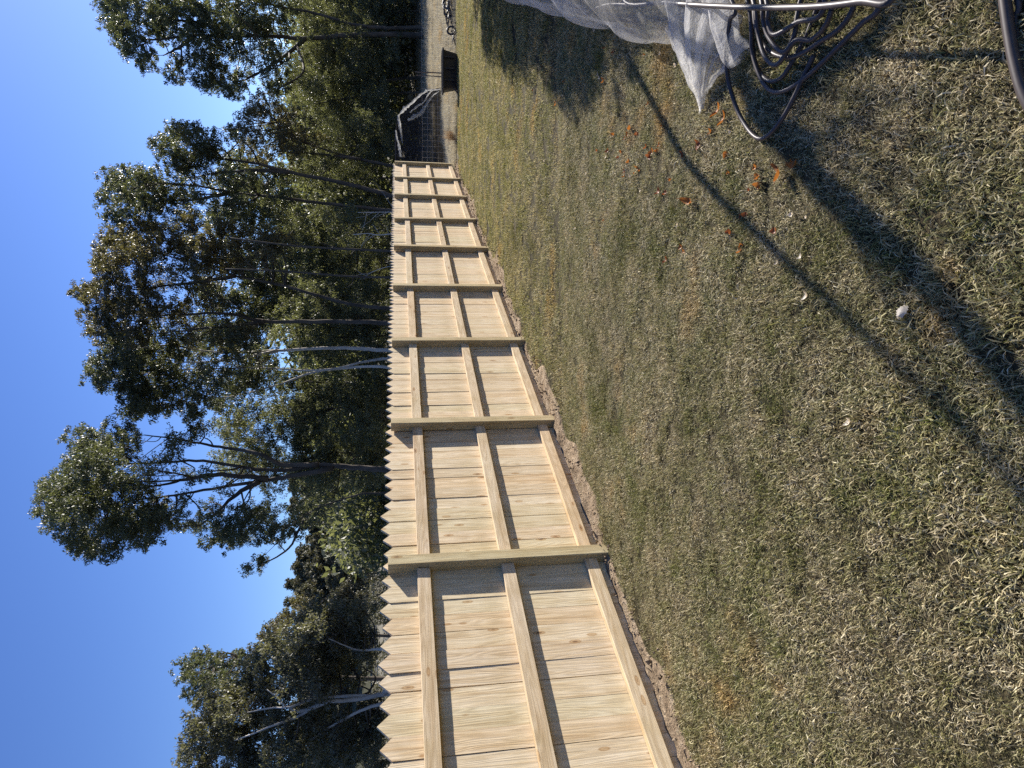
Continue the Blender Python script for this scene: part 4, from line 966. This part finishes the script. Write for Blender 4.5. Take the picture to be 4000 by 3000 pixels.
def scatter(name, label, pts, rots, scl, srcs):
    """one object whose geometry nodes set a clump on every point"""
    me = bpy.data.meshes.new(name); me.from_pydata([tuple(p) for p in pts], [], [])
    for an, ty, dat in (('rz', 'FLOAT', rots), ('sz', 'FLOAT', scl)):
        at = me.attributes.new(an, ty, 'POINT'); at.data.foreach_set('value', np.asarray(dat, np.float32))
    c = bpy.data.collections.new(name + '_clumps')
    for s_ in srcs: c.objects.link(s_)
    o = link(name, me); tag(o, label, 'grass', kind='stuff')
    ng = bpy.data.node_groups.new(name, 'GeometryNodeTree')
    ng.interface.new_socket('Geometry', in_out='INPUT', socket_type='NodeSocketGeometry'); ng.interface.new_socket('Geometry', in_out='OUTPUT', socket_type='NodeSocketGeometry')
    n = ng.nodes; l = ng.links
    gi, go = n.new('NodeGroupInput'), n.new('NodeGroupOutput')
    ci = n.new('GeometryNodeCollectionInfo'); ci.inputs['Collection'].default_value = c; ci.inputs['Separate Children'].default_value = True; ci.inputs['Reset Children'].default_value = True
    ip = n.new('GeometryNodeInstanceOnPoints'); ip.inputs['Pick Instance'].default_value = True
    ra = n.new('GeometryNodeInputNamedAttribute'); ra.data_type = 'FLOAT'; ra.inputs[0].default_value = 'rz'
    sa = n.new('GeometryNodeInputNamedAttribute'); sa.data_type = 'FLOAT'; sa.inputs[0].default_value = 'sz'
    cx = n.new('ShaderNodeCombineXYZ'); l.new(ra.outputs[0], cx.inputs[2])
    l.new(gi.outputs[0], ip.inputs['Points']); l.new(ci.outputs[0], ip.inputs['Instance'])
    l.new(cx.outputs[0], ip.inputs['Rotation']); l.new(sa.outputs[0], ip.inputs['Scale']); l.new(ip.outputs[0], go.inputs[0])
    md = o.modifiers.new('scatter', 'NODES'); md.node_group = ng
    return o

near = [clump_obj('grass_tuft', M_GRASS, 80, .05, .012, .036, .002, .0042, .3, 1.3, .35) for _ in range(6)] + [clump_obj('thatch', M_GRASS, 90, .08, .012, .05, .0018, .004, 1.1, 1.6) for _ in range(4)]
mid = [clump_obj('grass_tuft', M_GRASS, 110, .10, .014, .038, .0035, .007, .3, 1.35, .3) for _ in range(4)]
pn, pm, rn, rm, sn, smd = [], [], [], [], [], []
def lawn_ok(x, y):
    q = A([x, y, 0]); t, n_ = q @ TD, q @ ND
    if n_ < -3.66 or y > 18.35: return 0
    if n_ < -3.74 + soil_edge(t): return .3
    return 1
def sow(y0, y1, st, xl, xr, P_, R_, S_, thin):
    for y in np.arange(y0, y1, st):
        for x in np.arange(xl(y), xr(y), st):
            xx, yy = x + rng.uniform(-.6, .6) * st, y + rng.uniform(-.6, .6) * st
            k = lawn_ok(xx, yy)
            if k and rng.random() < k * (thin + .28 * wob(xx, yy, 2.1) + .42 * wob(xx, yy, 9.5, 1.0)):
                P_.append((xx, yy, gz(xx, yy) - .003)); R_.append(rng.uniform(0, 6.28)); S_.append(rng.uniform(.55, 1.3) * (1 + .3 * wob(xx, yy, 1.3, 2) + .38 * wob(xx, yy, 9.5, 1.0)))
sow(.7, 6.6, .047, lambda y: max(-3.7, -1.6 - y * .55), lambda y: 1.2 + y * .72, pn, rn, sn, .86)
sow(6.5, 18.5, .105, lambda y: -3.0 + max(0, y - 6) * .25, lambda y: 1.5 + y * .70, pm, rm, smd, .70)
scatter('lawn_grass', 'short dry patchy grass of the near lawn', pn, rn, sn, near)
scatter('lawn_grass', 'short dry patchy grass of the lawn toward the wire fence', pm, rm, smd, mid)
tall = [clump_obj('paddock_clump', M_STRAW, 130, .3, .10, .34, .006, .014, .05, .9) for _ in range(3)]
pf, rf, sf = [], [], []
for k in range(5200):
    az = math.radians(rng.uniform(14, 40)); d_ = 20 + 27 * rng.random() ** 1.25
    x, y = d_ * math.sin(az), d_ * math.cos(az)
    if y < 18.55 or A([x, y, 0]) @ ND < -3.9 - 30 * (d_ > 26): continue
    pf.append((x, y, gz(x, y))); rf.append(rng.uniform(0, 6.28)); sf.append(rng.uniform(.35, .8) * (1.0 if d_ > 22 else .75))
scatter('paddock_grass', 'pale straw grass of the paddock beyond the wire fence', pf, rf, sf, tall)
tp_ = at_depth(1762, 530, 19.0); V, F = clump(220, .12, .25, .5, .004, .008, .1, .8)
b = MB(); b.add(V, F); o = b.build('dry_tuft', M_TUFT, None, False, (tp_[0], tp_[1], 0.02)); tag(o, 'rust-brown dry grass tuft near the end post of the paling fence', 'tuft')
